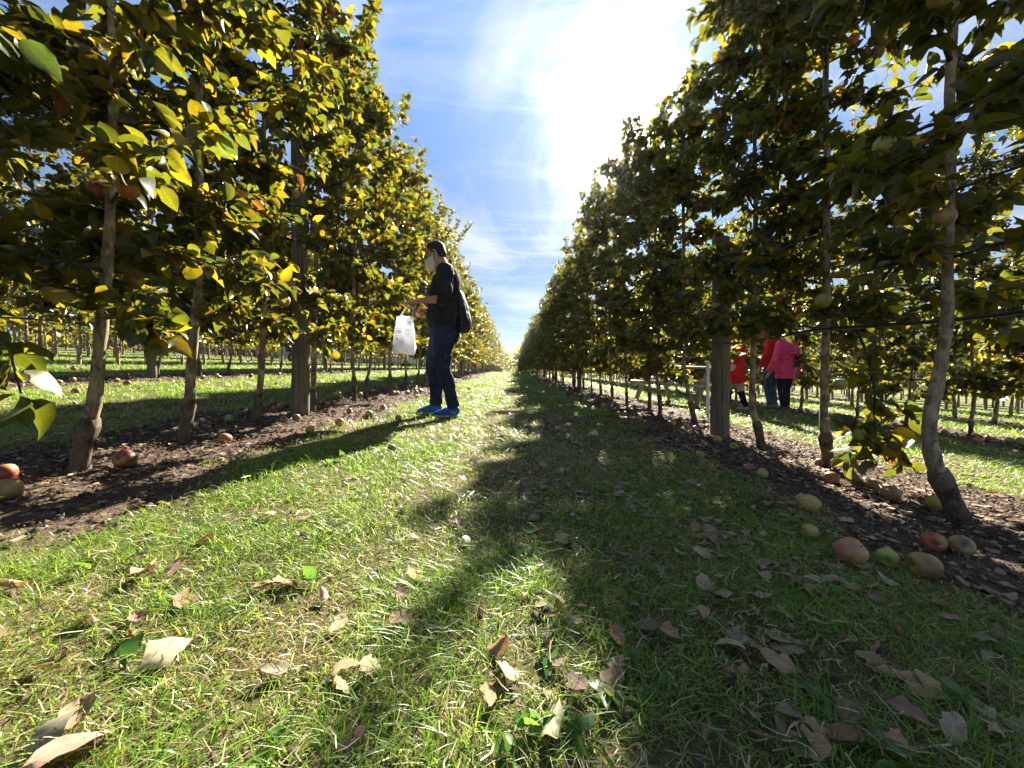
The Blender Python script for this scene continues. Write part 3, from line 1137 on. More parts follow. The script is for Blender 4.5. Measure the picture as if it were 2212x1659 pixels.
    # ---- the rows behind
    for side, x, gname, lab in (('L', ROW_L - ROW_GAP, 'apple trees of the second row on the left', 'apple tree of the second row on the left, across the sunlit alley'),
                                ('R', ROW_R + ROW_GAP, 'apple trees of the second row on the right', 'apple tree of the second row on the right, seen under the near canopy')):
        y, seen = 3.2, 0
        for k in range(46):
            if y > abs(x) / 1.33 and seen < 20:
                lb = f'{ORD[seen]} apple tree from the {"left" if side == "L" else "right"} edge in the second row on the {"left" if side == "L" else "right"}'
                seen += 1
            else:
                lb = lab
            row_tree(rng, side, x + rng.normal(0, 0.05), y, lb, gname, apples=3 if y < 9 else 0)
            y += rng.uniform(0.72, 0.98)


build_rows()


def build_far_rows():
    """the remaining rows, hundreds of trees one cannot tell apart"""
    rng = np.random.default_rng(88)
    Vs, Ts, Cs, k = [], [], [], 0
    WV, WQ, wk = [], [], 0
    vlib = {}
    for key, (_, _, _, _, (LP, LF, LS, LC)) in SHARED.items():
        if key[1] > 2:
            continue
        s = np.arange(len(LP))[rng.permutation(len(LP))[:340]]
        tv = np.array([(0, 0, 0), (0.42, 0.5, 0.1), (0, 1, -0.15), (-0.42, 0.5, 0.1)])
        V = LP[s][:, None] + np.einsum('kj,nji->nki', tv, LF[s]) * (LS[s] * 2.25)[:, None, None]
        vlib[key] = (V.reshape(-1, 3), np.repeat(LC[s], 4, 0))
    quad = np.arange(340)[:, None] * 4 + np.array([[0, 1, 2, 3]])
    for r in range(2, 7):
        for side, x in (('L', ROW_L - ROW_GAP * r), ('R', ROW_R + ROW_GAP * r)):
            y = max(3.0, abs(x) / 1.40 - 1.0)
            while y < (62 if r < 4 else 45):
                V, C = vlib[side, int(rng.integers(0, 3))]
                a = rng.normal(0, 0.5)
                ca, sa = math.cos(a), math.sin(a)
                s = rng.uniform(0.9, 1.08)
                bx, by = x + rng.normal(0, 0.05), y
                b = np.array([bx, by, gz(bx, by)])
                Vs.append((V * s) @ np.array([[ca, sa, 0], [-sa, ca, 0], [0, 0, 1]]) + b)
                Ts.append(quad + k)
                Cs.append(C)
                k += len(V)
                g = Geo()
                lx = rng.normal(0, 0.04)
                g.tube([(lx, 0, -0.05), (lx * .7, 0, 0.22), (0, 0, 0.5), (0.02, 0, 2.2)], [0.042, 0.040, 0.028, 0.016], 6, cap=False)
                WV.append(g.v[0] + b)
                WQ.append(g.q[0] + wk)
                wk += len(g.v[0])
                y += rng.uniform(0.72, 1.0)
    o = link('orchard_rows', mesh_np('orchard_rows', np.vstack(Vs), [np.vstack(Ts)], col=np.vstack(Cs), mats=[M_FOLIAGE]))
    tag(o, 'further rows of apple trees receding to both sides', 'orchard', kind='stuff')
    tag(link('trunks', mesh_np('trunks', np.vstack(WV), [np.vstack(WQ)], mats=[M_BARK], smooth=True), o), kind='stuff')
    print('far rows quads', k // 4)


build_far_rows()

# ------------------------------------------------------------------ posts, drip lines and wires of the trellis
def build_posts():
    rng = np.random.default_rng(5)

    def post(x, y, h, r, lean, label, group):
        b = (x, y, gz(x, y))
        t = link('trellis_post', None, loc=b)
        tag(t, label, 'post', group)
        n = 20
        z = np.linspace(-0.1, h, n)
        P = np.stack([lean * z + 0.006 * np.sin(z * 2.1), 0.005 * np.cos(z * 1.7), z], 1)
        rad = r * (1 - 0.10 * z / h) * (1 + 0.02 * np.sin(z * 9))
        Geo().tube(P, rad, 18, wob=0.018, rng=rng).obj('shaft', M_POST, t)
        Geo().tube([P[-1] - [0, 0, .004], P[-1] + [0, 0, 0.012], P[-1] + [0, 0, 0.02]], [rad[-1] * 1.01, rad[-1] * 0.93, rad[-1] * 0.5], 18).obj('cut_end', M_POST, t)
        for zz_ in (0.72, 1.5, 2.3):
            if zz_ < h:
                q = np.array([np.interp(zz_, z, P[:, j]) for j in range(3)])
                sgn = -1 if x > 0 else 1
                g = Geo()
                g.tube([q + [sgn * r * 0.90, -0.012, 0.01], q + [sgn * (r + 0.012), -0.006, 0], q + [sgn * (r + 0.012), 0.006, 0], q + [sgn * r * 0.90, 0.012, 0.01]], 0.0022, 5)
                g.obj('staple', M_WIRE, t)
        return t
    gl, gr = 'trellis posts along the near left row', 'trellis posts along the near right row'
    b = on_ground(648, 898)
    post(b[0], b[1], 3.05, 0.072, 0.030, 'thick grey wooden post in the left row beside the man', gl)
    b = on_ground(1555, 940)
    post(b[0], b[1], 1.85, 0.084, -0.02, 'thick weathered wooden post in the right row, an apple at its foot', gr)
    k = 0
    y = 9.0
    while y < 74:
        k += 1
        post(ROW_L, y, 3.4, 0.06, 0.02, f'{ORD[k]} wooden post from the camera along the left row' if k < 4 else 'distant wooden post in the left row, nearly hidden by leaves', gl)
        y += 5.6
    k, y = 0, 10.9
    while y < 74:
        k += 1
        post(ROW_R - 0.05, y, 3.3, 0.062, -0.01, f'{ORD[k]} wooden post from the camera along the right row' if k < 4 else 'distant wooden post in the right row, nearly hidden by leaves', gr)
        y += 5.6
    for sx, x in (('left', ROW_L - ROW_GAP), ('right', ROW_R + ROW_GAP)):
        for i, y in enumerate((6.2, 12.0, 17.6)):
            post(x, y, 3.3, 0.06, 0.0, f'{ORD[i]} wooden post from the camera in the second row on the {sx}', f'posts of the second row on the {sx}')


M_WIRE = simple('galvanised_wire', (0.30, 0.30, 0.30), 0.45, 0.5, 0.2, 30, Metallic=0.8)
M_HOSE = simple('black_hose', (0.012, 0.012, 0.013), 0.32, 0.5, 0.2, 30)
build_posts()


def build_lines():
    rng = np.random.default_rng(9)

    def run(x, z, y0, y1, r, step, n, sag, off):
        P = []
        y = y0
        while y < y1:
            zz_ = gz(x, y) + z - sag * abs(math.sin(y * 1.9 + x)) + rng.normal(0, 0.006)
            P.append((x + off + rng.normal(0, 0.008), y, zz_))
            y += step
        return Geo().tube(smooth_path(P, len(P) * 3), r, n)
    o = run(ROW_L + 0.05, 0.80, 0.5, 40, 0.0095, 0.4, 8, 0.045, 0.0).obj('irrigation_line', M_HOSE)
    tag(o, 'black plastic drip hose strung along the trunks of the left row', 'hose', 'drip hoses on the rows')
    o = run(ROW_R - 0.03, 0.90, 0.45, 40, 0.0095, 0.4, 8, 0.035, -0.05).obj('irrigation_line', M_HOSE)
    tag(o, 'black plastic drip hose strung along the trunks of the right row', 'hose', 'drip hoses on the rows')
    for x, zs, nm in ((ROW_L, 0.78, 'second row on the left'), (ROW_R, 0.72, 'second row on the right')):
        xx = x - ROW_GAP if x < 0 else x + ROW_GAP
        o = run(xx, zs, 2.5, 30, 0.009, 0.6, 6, 0.04, 0).obj('irrigation_line', M_HOSE)
        tag(o, f'black drip hose strung along the {nm}', 'hose', 'drip hoses on the rows')
    for x, off, nm in ((ROW_L, 0.03, 'left'), (ROW_R, -0.09, 'right')):
        for z, hn in ((1.5, 'middle'), (2.3, 'upper')):
            o = run(x, z, 0.4, 50, 0.0022, 1.4, 5, 0.01, off).obj('trellis_wire', M_WIRE)
            tag(o, f'{hn} steel trellis wire running through the crowns of the {nm} row', 'wire', f'trellis wires of the {nm} row')


build_lines()


# ------------------------------------------------------------------ windfalls
def build_windfalls():
    rng = np.random.default_rng(41)

    def drop(px, py, dia, colr, label, group=None, tip=0.9):
        dia *= 0.93
        """px, py: where the apple's middle shows"""
        r = dia / 2
        x, y = on_ground(px, py)
        for _ in range(6):   # where the sphere's centre is on that ray
            rr = ray(px, py)
            t = (CAMZ - (gz(x, y) + r * 0.93)) / -rr.z if rr.z < -0.01 else y / rr.y
            x, y = rr.x * t, rr.y * t
        o = apple((x, y, gz(x, y) + r * 0.82), dia, colr, rng, None, tip)
        tag(o, label, 'apple', group)
        return o
    N = [
        (1750, 1087, .083, A_YELLOW, 'large yellow-green windfall apple blushed orange, leading the right-hand cluster'),
        (1731, 1079, .055, A_YELLOW, 'small pale apple peeping out behind the large yellow-green one'),
        (1748, 1146, .056, A_GREEN, 'small green apple at the grass edge left of the big red-cheeked one'),
        (1836, 1189, .086, A_PINK, 'largest red-cheeked windfall apple on the bare soil at right'),
        (1917, 1201, .060, A_GREEN, 'green apple between the red-cheeked and the brownish windfalls'),
        (1998, 1219, .082, A_RUSSET, 'broad brownish lopsided apple, lowest of the right-hand windfalls'),
        (2017, 1168, .074, A_RED, 'round dull red apple beside a greenish one near the crooked trunk'),
        (2076, 1177, .074, A_RUSSET, 'greenish russet apple touching the dull red one near the right edge'),
        (1797, 1031, .078, A_RED, 'red apple lying under the tip of the hanging leafy shoot'),
        (1772, 1000, .068, A_RED, 'dark red apple against the foot of the second right-hand trunk'),
        (1888, 1046, .070, A_RUSSET, 'tan apple right of the hanging shoot, further back of two'),
        (1924, 1066, .085, A_RUSSET, 'big brown apple in shade right of the hanging shoot'),
        (2024, 1086, .078, A_YELLOW, 'yellowish apple half hidden behind the crooked right-hand trunk'),
        (1617, 1010, .062, A_RED, 'reddish apple beside a tan one on the dark soil before the post'),
        (1647, 1022, .062, A_YELLOW, 'tan apple beside the reddish one on the dark soil'),
        (1512, 982, .060, A_GREEN, 'small lime-green apple alone at the grass edge left of the thick post'),
        (1550, 949, .074, A_YELLOW, 'orange-tan apple resting against the thick weathered post'),
        (1585, 963, .066, A_PINK, 'orange-red apple just right of the thick weathered post'),
        (272, 989, .088, A_RED, 'large dusky red apple on the soil between the first two left trunks'),
        (14, 1056, .080, A_RUSSET, 'orange-brown apple cut by the left edge of the picture'),
        (12, 1020, .070, A_RED, 'dark red apple near the left edge behind the brown one'),
        (487, 947, .070, A_RED, 'red apple with its stalk hollow facing up right of the second left trunk'),
        (670, 928, .062, A_GREEN, 'bright green apple at the grass edge before the left post'),
        (590, 868, .072, A_RED, 'topmost deep red apple of the cluster left of the grey post'),
        (606, 876, .066, A_PINK, 'pink apple at the right of the red cluster by the grey post'),
        (592, 884, .068, A_RED, 'front red apple of the cluster left of the grey post'),
        (495, 904, .060, A_GREEN, 'small green apple behind the second and third left trunks'),
        (734, 911, .072, A_PINK, 'pinkish apple on the litter right of the grey post'),
        (797, 894, .075, A_GREEN, 'green apple lying nearest the man on the left strip'),
        (640, 902, .064, A_RUSSET, 'brown apple at the foot of the grey post'),
        (613, 906, .060, A_RUSSET, 'brown apple a hand left of the grey post foot'),
        (755, 887, .058, A_RUSSET, 'small tan apple behind the pinkish one right of the grey post'),
        (696, 868, .066, A_RED, 'red apple beside a green one behind the grey post'),
        (707, 872, .060, A_GREEN, 'green apple beside the red one behind the grey post'),
        (846, 967, .052, A_RUSSET, 'dark shrivelled apple in the grass before the man'),
        (827, 880, .066, A_PINK, 'pink apple on the left strip behind the man'),
        (860, 902, .060, A_RUSSET, 'brown apple in the grass by the man near his front shoe'),
        (1350, 893, .072, A_GREEN, 'right one of a pair of green apples in the shaded grass'),
        (1334, 893, .070, A_GREEN, 'left one of a pair of green apples in the shaded grass'),
        (1381, 904, .078, A_RED, 'red apple just right of the green pair on the right strip'),
        (1451, 891, .062, A_YELLOW, 'yellow apple between trunks before the picnic table'),
        (1454, 914, .070, A_YELLOW, 'tan apple in front of the fourth and fifth right trunks'),
        (1469, 905, .066, A_RED, 'red apple behind the tan one near the fourth right trunk'),
        (1484, 921, .062, A_GREEN, 'greenish apple before the fourth right trunk'),
        (1502, 925, .062, A_PINK, 'rosy apple before the fourth right trunk'),
        (1526, 921, .060, A_RED, 'shiny red apple beside the thick post on its left'),
        (1522, 911, .060, A_RUSSET, 'brown apple behind the shiny red one at the thick post'),
        (1392, 884, .062, A_YELLOW, 'yellow apple against the sixth right trunk'),
        (1301, 875, .074, A_RED, 'red apple among pale ones further along the right strip'),
        (1228, 876, .068, A_GREEN, 'pale green apple alone in the shaded alley grass'),
        (1192, 862, .062, A_YELLOW, 'pale apple furthest out in the shaded alley'),
        (1258, 852, .075, A_GREEN, 'green apple in the shade by the second right post'),
        (160, 832, .080, A_PINK, 'rosy apple on the second left strip seen left of the first trunk'),
        (163, 846, .070, A_RED, 'red apple just below the rosy one on the second left strip'),
        (224, 827, .080, A_YELLOW, 'pale apple right of the first left trunk on the second strip'),
        (275, 837, .080, A_RED, 'bright red apple on the second left strip between two trunks'),
        (1976, 912, .095, A_RED, 'pink-red apple on the second right strip left of the crooked trunk'),
        (2112, 951, .085, A_PINK, 'pink apple in the shaded grass near the right edge'),
    ]
    for px, py, dia, c, lab in N:
        drop(px, py, dia, c, lab, 'windfall apples one can tell apart')
    # the rest of the windfalls along the strips, small in the picture
    for nm, x0, n, y0, y1 in (('left strip behind the man', ROW_L + 0.15, 30, 4.8, 15), ('shaded right strip beyond the second post', ROW_R - 0.25, 34, 5.6, 16),
                              ('second strip on the left', ROW_L - ROW_GAP + 0.2, 24, 4.2, 13), ('second strip on the right', ROW_R + ROW_GAP - 0.2, 26, 4.0, 13)):
        for _ in range(n):
            y = y0 + (y1 - y0) * rng.random() ** 1.5
            x = x0 + rng.normal(0, 0.28)
            dia = rng.uniform(0.058, 0.082)
            o = apple((x, y, gz(x, y) + dia * 0.40), dia, A_ALL[rng.integers(0, 7)], rng, None, 0.9, stem=False)
            tag(o, f'small windfall apple scattered along the {nm}', 'apple', f'windfalls on the {nm}')


build_windfalls()


# ------------------------------------------------------------------ fallen leaves in the grass
def dry_templates():
    out = []
    rng = np.random.default_rng(19)
    for k in range(12):   # oval leaf on a 7 x 5 grid: bent, rolled, crumpled, its margin torn
        nr, nc = 7, 5
        wd = np.interp(np.linspace(0, 1, nr), [0, .12, .35, .6, .85, 1], [.03, .22, .36, .34, .20, .02]) * rng.uniform(0.75, 1.2)
        bend, roll, tw = rng.normal(0, 0.9), rng.normal(0.6, 1.5), rng.normal(0, 0.7)
        V = []
        for i in range(nr):
            t = i / (nr - 1)
            for j in range(nc):
                c_ = (j / (nc - 1) - 0.5) * 2
                edge = abs(c_) == 1
                x_ = c_ * wd[i] * (1 + (rng.normal(0, 0.20) if edge else 0))
                y_ = (t - 0.5) + rng.normal(0, 0.02)
                # roll across the midrib
                R_ = roll * 1.2
                xr = math.sin(x_ * R_ * 2) / (R_ * 2) if abs(R_) > 0.05 else x_
                z_ = (1 - math.cos(x_ * R_ * 2)) / (R_ * 2) if abs(R_) > 0.05 else 0
                z_ += bend * 0.5 * (t - 0.5) ** 2 + tw * x_ * (t - 0.5) + 0.06 * abs(x_) + rng.normal(0, 0.022)
                V.append((xr, y_, z_))
        tri = []
        for i in range(nr - 1):
            for j in range(nc - 1):
                p_ = i * nc + j
                if rng.random() < 0.05 and j in (0, nc - 2):
                    continue
                tri += [(p_, p_ + 1, p_ + nc + 1), (p_, p_ + nc + 1, p_ + nc)]
        V = np.array(V)
        V[:, 2] -= np.percentile(V[:, 2], 25)
        out.append((V, np.array(tri)))
    for k in range(3):   # broad lobed leaf, crumpled
        n = 22
        V = [(0, 0, 0.03)]
        for rr in (0.55, 1.0):
            for j in range(n):
                a = j * 2 * math.pi / n
                lob = 0.62 + 0.38 * abs(math.cos(2.5 * a)) ** 1.2
                r = 0.55 * rr * (lob if rr > 0.9 else 0.9 * (0.7 + 0.3 * lob))
                V.append((r * math.cos(a), r * math.sin(a), 0.10 * rr * math.sin(3 * a + k) + 0.16 * rr * rr * math.cos(2 * a + k * 1.3) + rng.normal(0, 0.02)))
        tri = []
        for j in range(n):
            j2 = (j + 1) % n
            tri += [(0, 1 + j, 1 + j2), (1 + j, 1 + n + j, 1 + n + j2), (1 + j, 1 + n + j2, 1 + j2)]
        out.append((np.array(V), np.array(tri)))
    return out


DRY = dry_templates()
DRY_MESH = [mesh_np('fallen_leaf', V, [T], mats=[M_DRYLEAF], smooth=True) for V, T in DRY]


def build_fallen_leaves():
    rng = np.random.default_rng(23)
    tones = [(0.25, 0.175, 0.115), (0.32, 0.235, 0.155), (0.17, 0.11, 0.07), (0.37, 0.29, 0.205), (0.22, 0.155, 0.115), (0.28, 0.185, 0.105)]

    def put(x, y, s, mesh, label, group, lift=0.012, colr=None):
        o = link('fallen_leaf', mesh, None, (x, y, gz(x, y) + lift))
        o.rotation_euler = (rng.normal(0, 0.28), rng.normal(0, 0.28), rng.random() * 6.28)
        o.scale = (s, s, s)
        c = colr or tones[rng.integers(0, 6)]
        o.color = (*[v * rng.uniform(0.85, 1.15) for v in c], 1)
        return tag(o, label, 'fallen leaf', group)
    G = 'dry leaves fallen in the grass'

    def zone(x, y, strip):
        if strip > 0.5:
            return 'curled dry leaf on the bare soil under the ' + ('right' if x > 0 else 'left') + ' row, ' + ('close to the camera' if y < 2.2 else 'further back')
        where = 'sunlit grass left of the shadow edge' if x < -0.1 else ('grass where the shadow edge crosses the alley' if x < 0.35 else 'shaded grass right of the shadow edge')
        return 'curled brown leaf in the ' + where + ', ' + ('in the foreground' if y < 1.1 else ('middle distance' if y < 2.4 else 'far back'))
    named = [(165, 1545, .075, 'square-edged brown leaf upright in the grass near the lower left corner'), (150, 1625, .10, 'largest crumpled brown leaf in the lower left corner'),
             (1924, 1475, .085, 'peaked tan leaf standing like a tent at lower right'), (1195, 1578, .085, 'tan leaf with a raised tip at the bottom centre'),
             (362, 1412, .095, 'long curled tan leaf with an upturned tail at lower left'), (32, 1274, .07, 'orange-tan leaf touching the left edge'),
             (1450, 1385, .07, 'mauve-brown leaf leaning on a green one in the shade'), (560, 1272, .06, 'pale curled leaf alone in lush grass left of centre'),
             (1520, 1268, .06, 'tan leaf above a narrow curled one in the right shade'), (1342, 1207, .055, 'flat oval tan leaf in shade below the path shadow edge')]
    for px, py, s, lab in named:
        x, y = on_ground(px, py)
        put(x, y, s * 0.85, DRY_MESH[rng.integers(0, 12)], lab, G)
    pts = [(188, 1340), (298, 1340), (278, 1375), (404, 1300), (104, 1439), (107, 1593), (615, 1263), (374, 1234), (307, 1246), (645, 1167), (436, 1177), (724, 1144), (898, 1167),
           (985, 1129), (898, 1248), (697, 1291), (863, 1291), (732, 1355), (590, 1454), (744, 1459), (799, 1454), (759, 1628), (1074, 1415), (1170, 1158), (1211, 1178), (1364, 1105),
           (1500, 1145), (1515, 1160), (1541, 1178), (1561, 1294), (1394, 1364), (1646, 1296), (1722, 1263), (1702, 1420), (1677, 1445), (1596, 1470), (1319, 1485), (1747, 1636),
           (1838, 1400), (2110, 1490), (1833, 1561), (1964, 1566), (2055, 1596), (1924, 1631), (2095, 1541), (2160, 1369), (2080, 1258), (2135, 1279), (2035, 1309), (1949, 1120),
           (1823, 1132), (1924, 1173), (1853, 1223), (1047, 1519), (1690, 1395), (1715, 1405), (1660, 1385), (1600, 1395), (1575, 1410), (1880, 1420), (1990, 1500), (2150, 1600)]
    for px, py in pts:
        x, y = on_ground(px + rng.normal(0, 3), py)
        put(x, y, rng.uniform(0.042, 0.066), DRY_MESH[rng.integers(0, 12)], zone(x, y, 0), G)
    k = 0
    while k < 228:
        y = 0.55 + 5.2 * rng.random() ** 1.35
        x = rng.uniform(-1.3 * y - 0.2, 1.3 * y + 0.2)
        right = x > 0.15
        onstrip = float(soil_amount(x, y))
        if abs(x) > 2.5 or rng.random() > (0.9 if right else 0.20) + 0.5 * onstrip:
            continue
        put(x, y, rng.uniform(0.032, 0.058), DRY_MESH[rng.integers(0, 12)], zone(x, y, onstrip), G,
            lift=0.006 if onstrip > 0.5 else 0.013)
        k += 1
    x, y = on_ground(474, 995)
    tag(put(x, y, 0.07, LEAF_MESHES[3], 'bright yellow leaf on the soil strip at left', G, 0.02), 'bright yellow leaf on the soil strip at left')
    # the remaining leaves further off: a mass
    n = 5200
    Vs, Ts, Cs, kk = [], [], [], 0
    y = 2.0 + 20 * rng.random(n) ** 1.6
    x = rng.uniform(-9, 9, n)
    x[:1900], y[:1900] = rng.uniform(0.05, 3.4, 1900), 0.6 + 3.8 * rng.random(1900)
    keep = rng.random(n) < 0.25 + 0.75 * soil_amount(x, y)
    keep[:1900] = (x[:1900] < 1.35 * y[:1900]) & (vnoise(x[:1900], y[:1900], 2.6, 77) > 0.42)
    x, y = x[keep], y[keep]
    for i in range(len(x)):
        V, T = DRY[rng.integers(0, 12)]
        s = rng.uniform(0.028, 0.056)
        a = rng.random() * 6.28
        ca, sa = math.cos(a), math.sin(a)
        Q = V * s
        Q = Q @ np.array([[ca, sa, 0], [-sa, ca, 0], [0, 0, 1]])
        Vs.append(Q + [x[i], y[i], gz(x[i], y[i]) + 0.012])
        Ts.append(T + kk)
        c = np.array(tones[rng.integers(0, 6)]) * rng.uniform(0.7, 1.15)
        Cs.append(np.repeat(c[None], len(V), 0))
        kk += len(V)
    o = link('leaf_cover', mesh_np('leaf_cover', np.vstack(Vs), [np.vstack(Ts)], col=np.vstack(Cs), mats=[M_LITTER]))
    tag(o, 'dead leaves scattered over grass and soil further away', 'leaves', kind='stuff')


build_fallen_leaves()


def build_weeds():
    """plantain, clover and dandelion leaves flat in the turf"""
    rng = np.random.default_rng(29)
    P, F, Sz, C, Wh = [], [], [], [], []
    k = 0
    while k < 55:
        y = 0.5 + 4.5 * rng.random() ** 1.5
        x = rng.uniform(-1.25 * y, 1.25 * y)
        if soil_amount(x, y) > 0.4 or abs(x) > 2.4:
            continue
        n = rng.integers(2, 7)
        az = rng.random(n) * 6.28
        out = np.stack([np.cos(az), np.sin(az), rng.uniform(0.1, 0.6, n)], 1)
        Fr = leaf_frames(rng, out, n, 0.0, 0.2)
        P.append(np.tile([x, y, gz(x, y) + 0.008], (n, 1)))
        F.append(Fr)
        Sz.append(rng.uniform(0.018, 0.042, n))
        g = rng.random((n, 1))
        C.append(np.array([0.045, 0.115, 0.03]) * (1 - g) + np.array([0.12, 0.21, 0.06]) * g)
        Wh.append(rng.integers(0, 4, n))
        k += 1
    me = leaf_mesh('weeds', np.vstack(P), np.vstack(F), np.concatenate(Sz), np.vstack(C), HI, np.concatenate(Wh))
    me.materials.clear()
    me.materials.append(M_GRASS)
    tag(link('weeds', me), 'broad green weed leaves flat in the turf', 'weeds', kind='stuff')


build_weeds()

# ------------------------------------------------------------------ fruit seen plainly in the near crowns
def build_seen_apples():
    rng = np.random.default_rng(61)
    trees = {o['label']: o for o in bpy.data.objects if o.name.startswith('apple_tree') and o.get('category') == 'apple tree'}
    def tree(word):
        return next(o for l, o in trees.items() if l.startswith(word))
    L1, L2, L3 = tree('leaning pale-barked'), tree('second apple tree from the left'), tree('third apple tree from the left')
    R1, R2, R3 = tree('crooked'), tree('second apple tree from the right'), tree('third apple tree from the right')
    for px, py, y, dia, c, t in ((125, 195, 1.5, .080, A_RED, L1), (400, 242, 2.05, .078, A_YELLOW, L2), (366, 292, 2.05, .075, A_RED, L2), (612, 650, 2.75, .085, A_PINK, L3),
                                 (50, 215, 1.5, .07, A_GREEN, L1), (330, 560, 2.1, .07, A_RED, L2), (1778, 650, 2.25, .082, A_GREEN, R2), (1857, 938, 2.08, .072, A_GREEN, R2),
                                 (1545, 662, 3.2, .06, A_GREEN, R3), (1632, 690, 2.9, .068, A_YELLOW, R3), (1652, 706, 2.85, .070, A_GREEN, R3), (1612, 732, 2.9, .066, A_YELLOW, R3),
                                 (2040, 470, 1.5, .07, A_RUSSET, R1), (2095, 205, 1.5, .07, A_RUSSET, R1), (1815, 830, 2.2, .07, A_GREEN, R2)):
        w_ = at_depth(px, py, y)
        apple(w_ - t.location, dia, c, rng, t, 0.25)


build_seen_apples()

# ------------------------------------------------------------------ people
M_SKIN = simple('skin', (0.42, 0.235, 0.165), 0.55, 0.35, 0.12, 30, Subsurface_Weight=0.08)
M_SKIN2 = simple('pale_skin', (0.52, 0.33, 0.25), 0.55, 0.35, 0.1, 30)
M_SHIRT = simple('dark_shirt', (0.014, 0.014, 0.020), 0.85, 0.2, 0.3, 25, 0.5, 300, 0.001)
M_JEANS = simple('dark_jeans', (0.014, 0.023, 0.055), 0.85, 0.2, 0.45, 9, 0.5, 420, 0.001)
M_BAGCLOTH = simple('navy_bag_cloth', (0.010, 0.013, 0.022), 0.6, 0.3, 0.3, 20, 0.4, 120, 0.002)
M_CORD = simple('pale_cord', (0.55, 0.52, 0.48), 0.8, 0.2, 0.1, 50)
M_HAIR = simple('dark_hair', (0.016, 0.011, 0.009), 0.6, 0.35, 0.5, 90, 0.8, 260, 0.002)
M_MASK = simple('mask_cloth', (0.62, 0.68, 0.64), 0.85, 0.15, 0.06, 30, 0.4, 160, 0.001)
M_BLACK = simple('black_plastic', (0.015, 0.015, 0.016), 0.35, 0.5)
M_SHOE = simple('blue_shoe', (0.014, 0.085, 0.30), 0.6, 0.35, 0.25, 40, 0.4, 300, 0.001)
M_SOLE = simple('pale_sole', (0.45, 0.47, 0.44), 0.7, 0.3, 0.15, 30)
M_LIME = simple('lime_trim', (0.36, 0.52, 0.10), 0.6, 0.3)


def remesh(o, voxel, it=4, lumps=0.0, lscale=0.1):
    r = o.modifiers.new('remesh', 'REMESH')
    r.mode = 'VOXEL'
    r.voxel_size = voxel
    r.use_smooth_shade = True
    s = o.modifiers.new('smooth', 'SMOOTH')
    s.factor = 0.5
    s.iterations = it
    if lumps:
        tx = bpy.data.textures.new('folds', 'CLOUDS')
        tx.noise_scale = lscale
        tx.noise_depth = 3
        dm = o.modifiers.new('folds', 'DISPLACE')
        dm.texture = tx
        dm.texture_coords = 'LOCAL'
        dm.strength = lumps
        dm.mid_level = 0.5
    return o


def head_geo(g, c, tilt, k=1.0, yaw=0.0, face=True):
    """skull, jaw, nose, ears; forward is -x, tilt nods it forward. returns a local->world function"""
    ct, st = math.cos(tilt), math.sin(tilt)
    cy, sy = math.cos(yaw), math.sin(yaw)

    def T(f, s, u):   # forward, side (+ = far side, +y), up from head centre
        x, y, z = -(f * ct) - u * st, s, u * ct - f * st
        return np.array([x * cy - y * sy, x * sy + y * cy, z]) * k + np.array(c)
    rings = [(-0.118, .022, .020, .060), (-0.108, .045, .040, .045), (-0.085, .066, .053, .028), (-0.05, .083, .064, .012), (-0.01, .094, .071, .002), (0.03, .099, .0755, -.004),
             (0.065, .095, .073, -.008), (0.095, .078, .060, -.010), (0.112, .050, .040, -.010), (0.119, .015, .012, -.010)]
    n = 20
    V = []
    for u, rf, rs, off in rings:
        for j in range(n):
            a = j * 2 * math.pi / n
            V.append(T(off + rf * math.cos(a), rs * math.sin(a), u))
    m = len(rings)
    V += [T(.06, 0, -0.122), T(-.01, 0, .121)]
    Q = [(i * n + j, i * n + (j + 1) % n, (i + 1) * n + (j + 1) % n, (i + 1) * n + j) for i in range(m - 1) for j in range(n)]
    Tt = [(m * n, (j + 1) % n, j) for j in range(n)] + [(m * n + 1, (m - 1) * n + j, (m - 1) * n + (j + 1) % n) for j in range(n)]
    g.add(V, Q, Tt)
    if face:
        g.tube([T(.085, 0, .03), T(.105, 0, .0), T(.122, 0, -.026), T(.108, 0, -.036), T(.085, 0, -.036)], [.009 * k, .011 * k, .014 * k, .012 * k, .008 * k], 8)
        g.tube([T(.082, -.045, .036), T(.100, -.02, .040), T(.102, 0, .036), T(.100, .02, .040), T(.082, .045, .036)], .008 * k, 7)
        g.tube([T(.085, -.024, -.064), T(.098, 0, -.062), T(.085, .024, -.064)], [.007 * k, .010 * k, .007 * k], 7)
    for s in (-1, 1):
        g.tube([T(-.004, s * .070, -.028), T(-.012, s * .079, -.012), T(-.018, s * .083, .012), T(-.006, s * .079, .026), T(.004, s * .072, .016)], [.006 * k, .009 * k, .010 * k, .008 * k, .005 * k], 7)
    return T


def hand_geo(g, wrist, knuckle, curl_pts, side, thumb, k=1.0):
    """palm from wrist to knuckles, four fingers spread along 'side', each through curl_pts offsets from its knuckle"""
    wv, kv, sd = np.array(wrist), np.array(knuckle), np.array(side, float)
    sd /= np.linalg.norm(sd)
    mid = wv * 0.4 + kv * 0.6
    g.tube([wv, mid, kv, kv + (kv - wv) * 0.06], [.017 * k, .016 * k, .014 * k, .010 * k], 10, side=sd, rad2=[.026 * k, .038 * k, .041 * k, .036 * k])
    for i, ln in enumerate((0.86, 0.98, 1.0, 0.8)):
        o = (i - 1.5) * 0.0195 * k
        P = [kv + sd * o - (kv - wv) * 0.15] + [kv + sd * (o * (1 - 0.12 * j)) + np.array(c) * ln * k for j, c in enumerate(curl_pts)]
        g.tube(smooth_path(P, 8), np.linspace(.0092, .0070, 8) * k, 7)
    g.tube(smooth_path([np.array(p) for p in thumb], 7), np.linspace(.0125, .0085, 7) * k, 7)


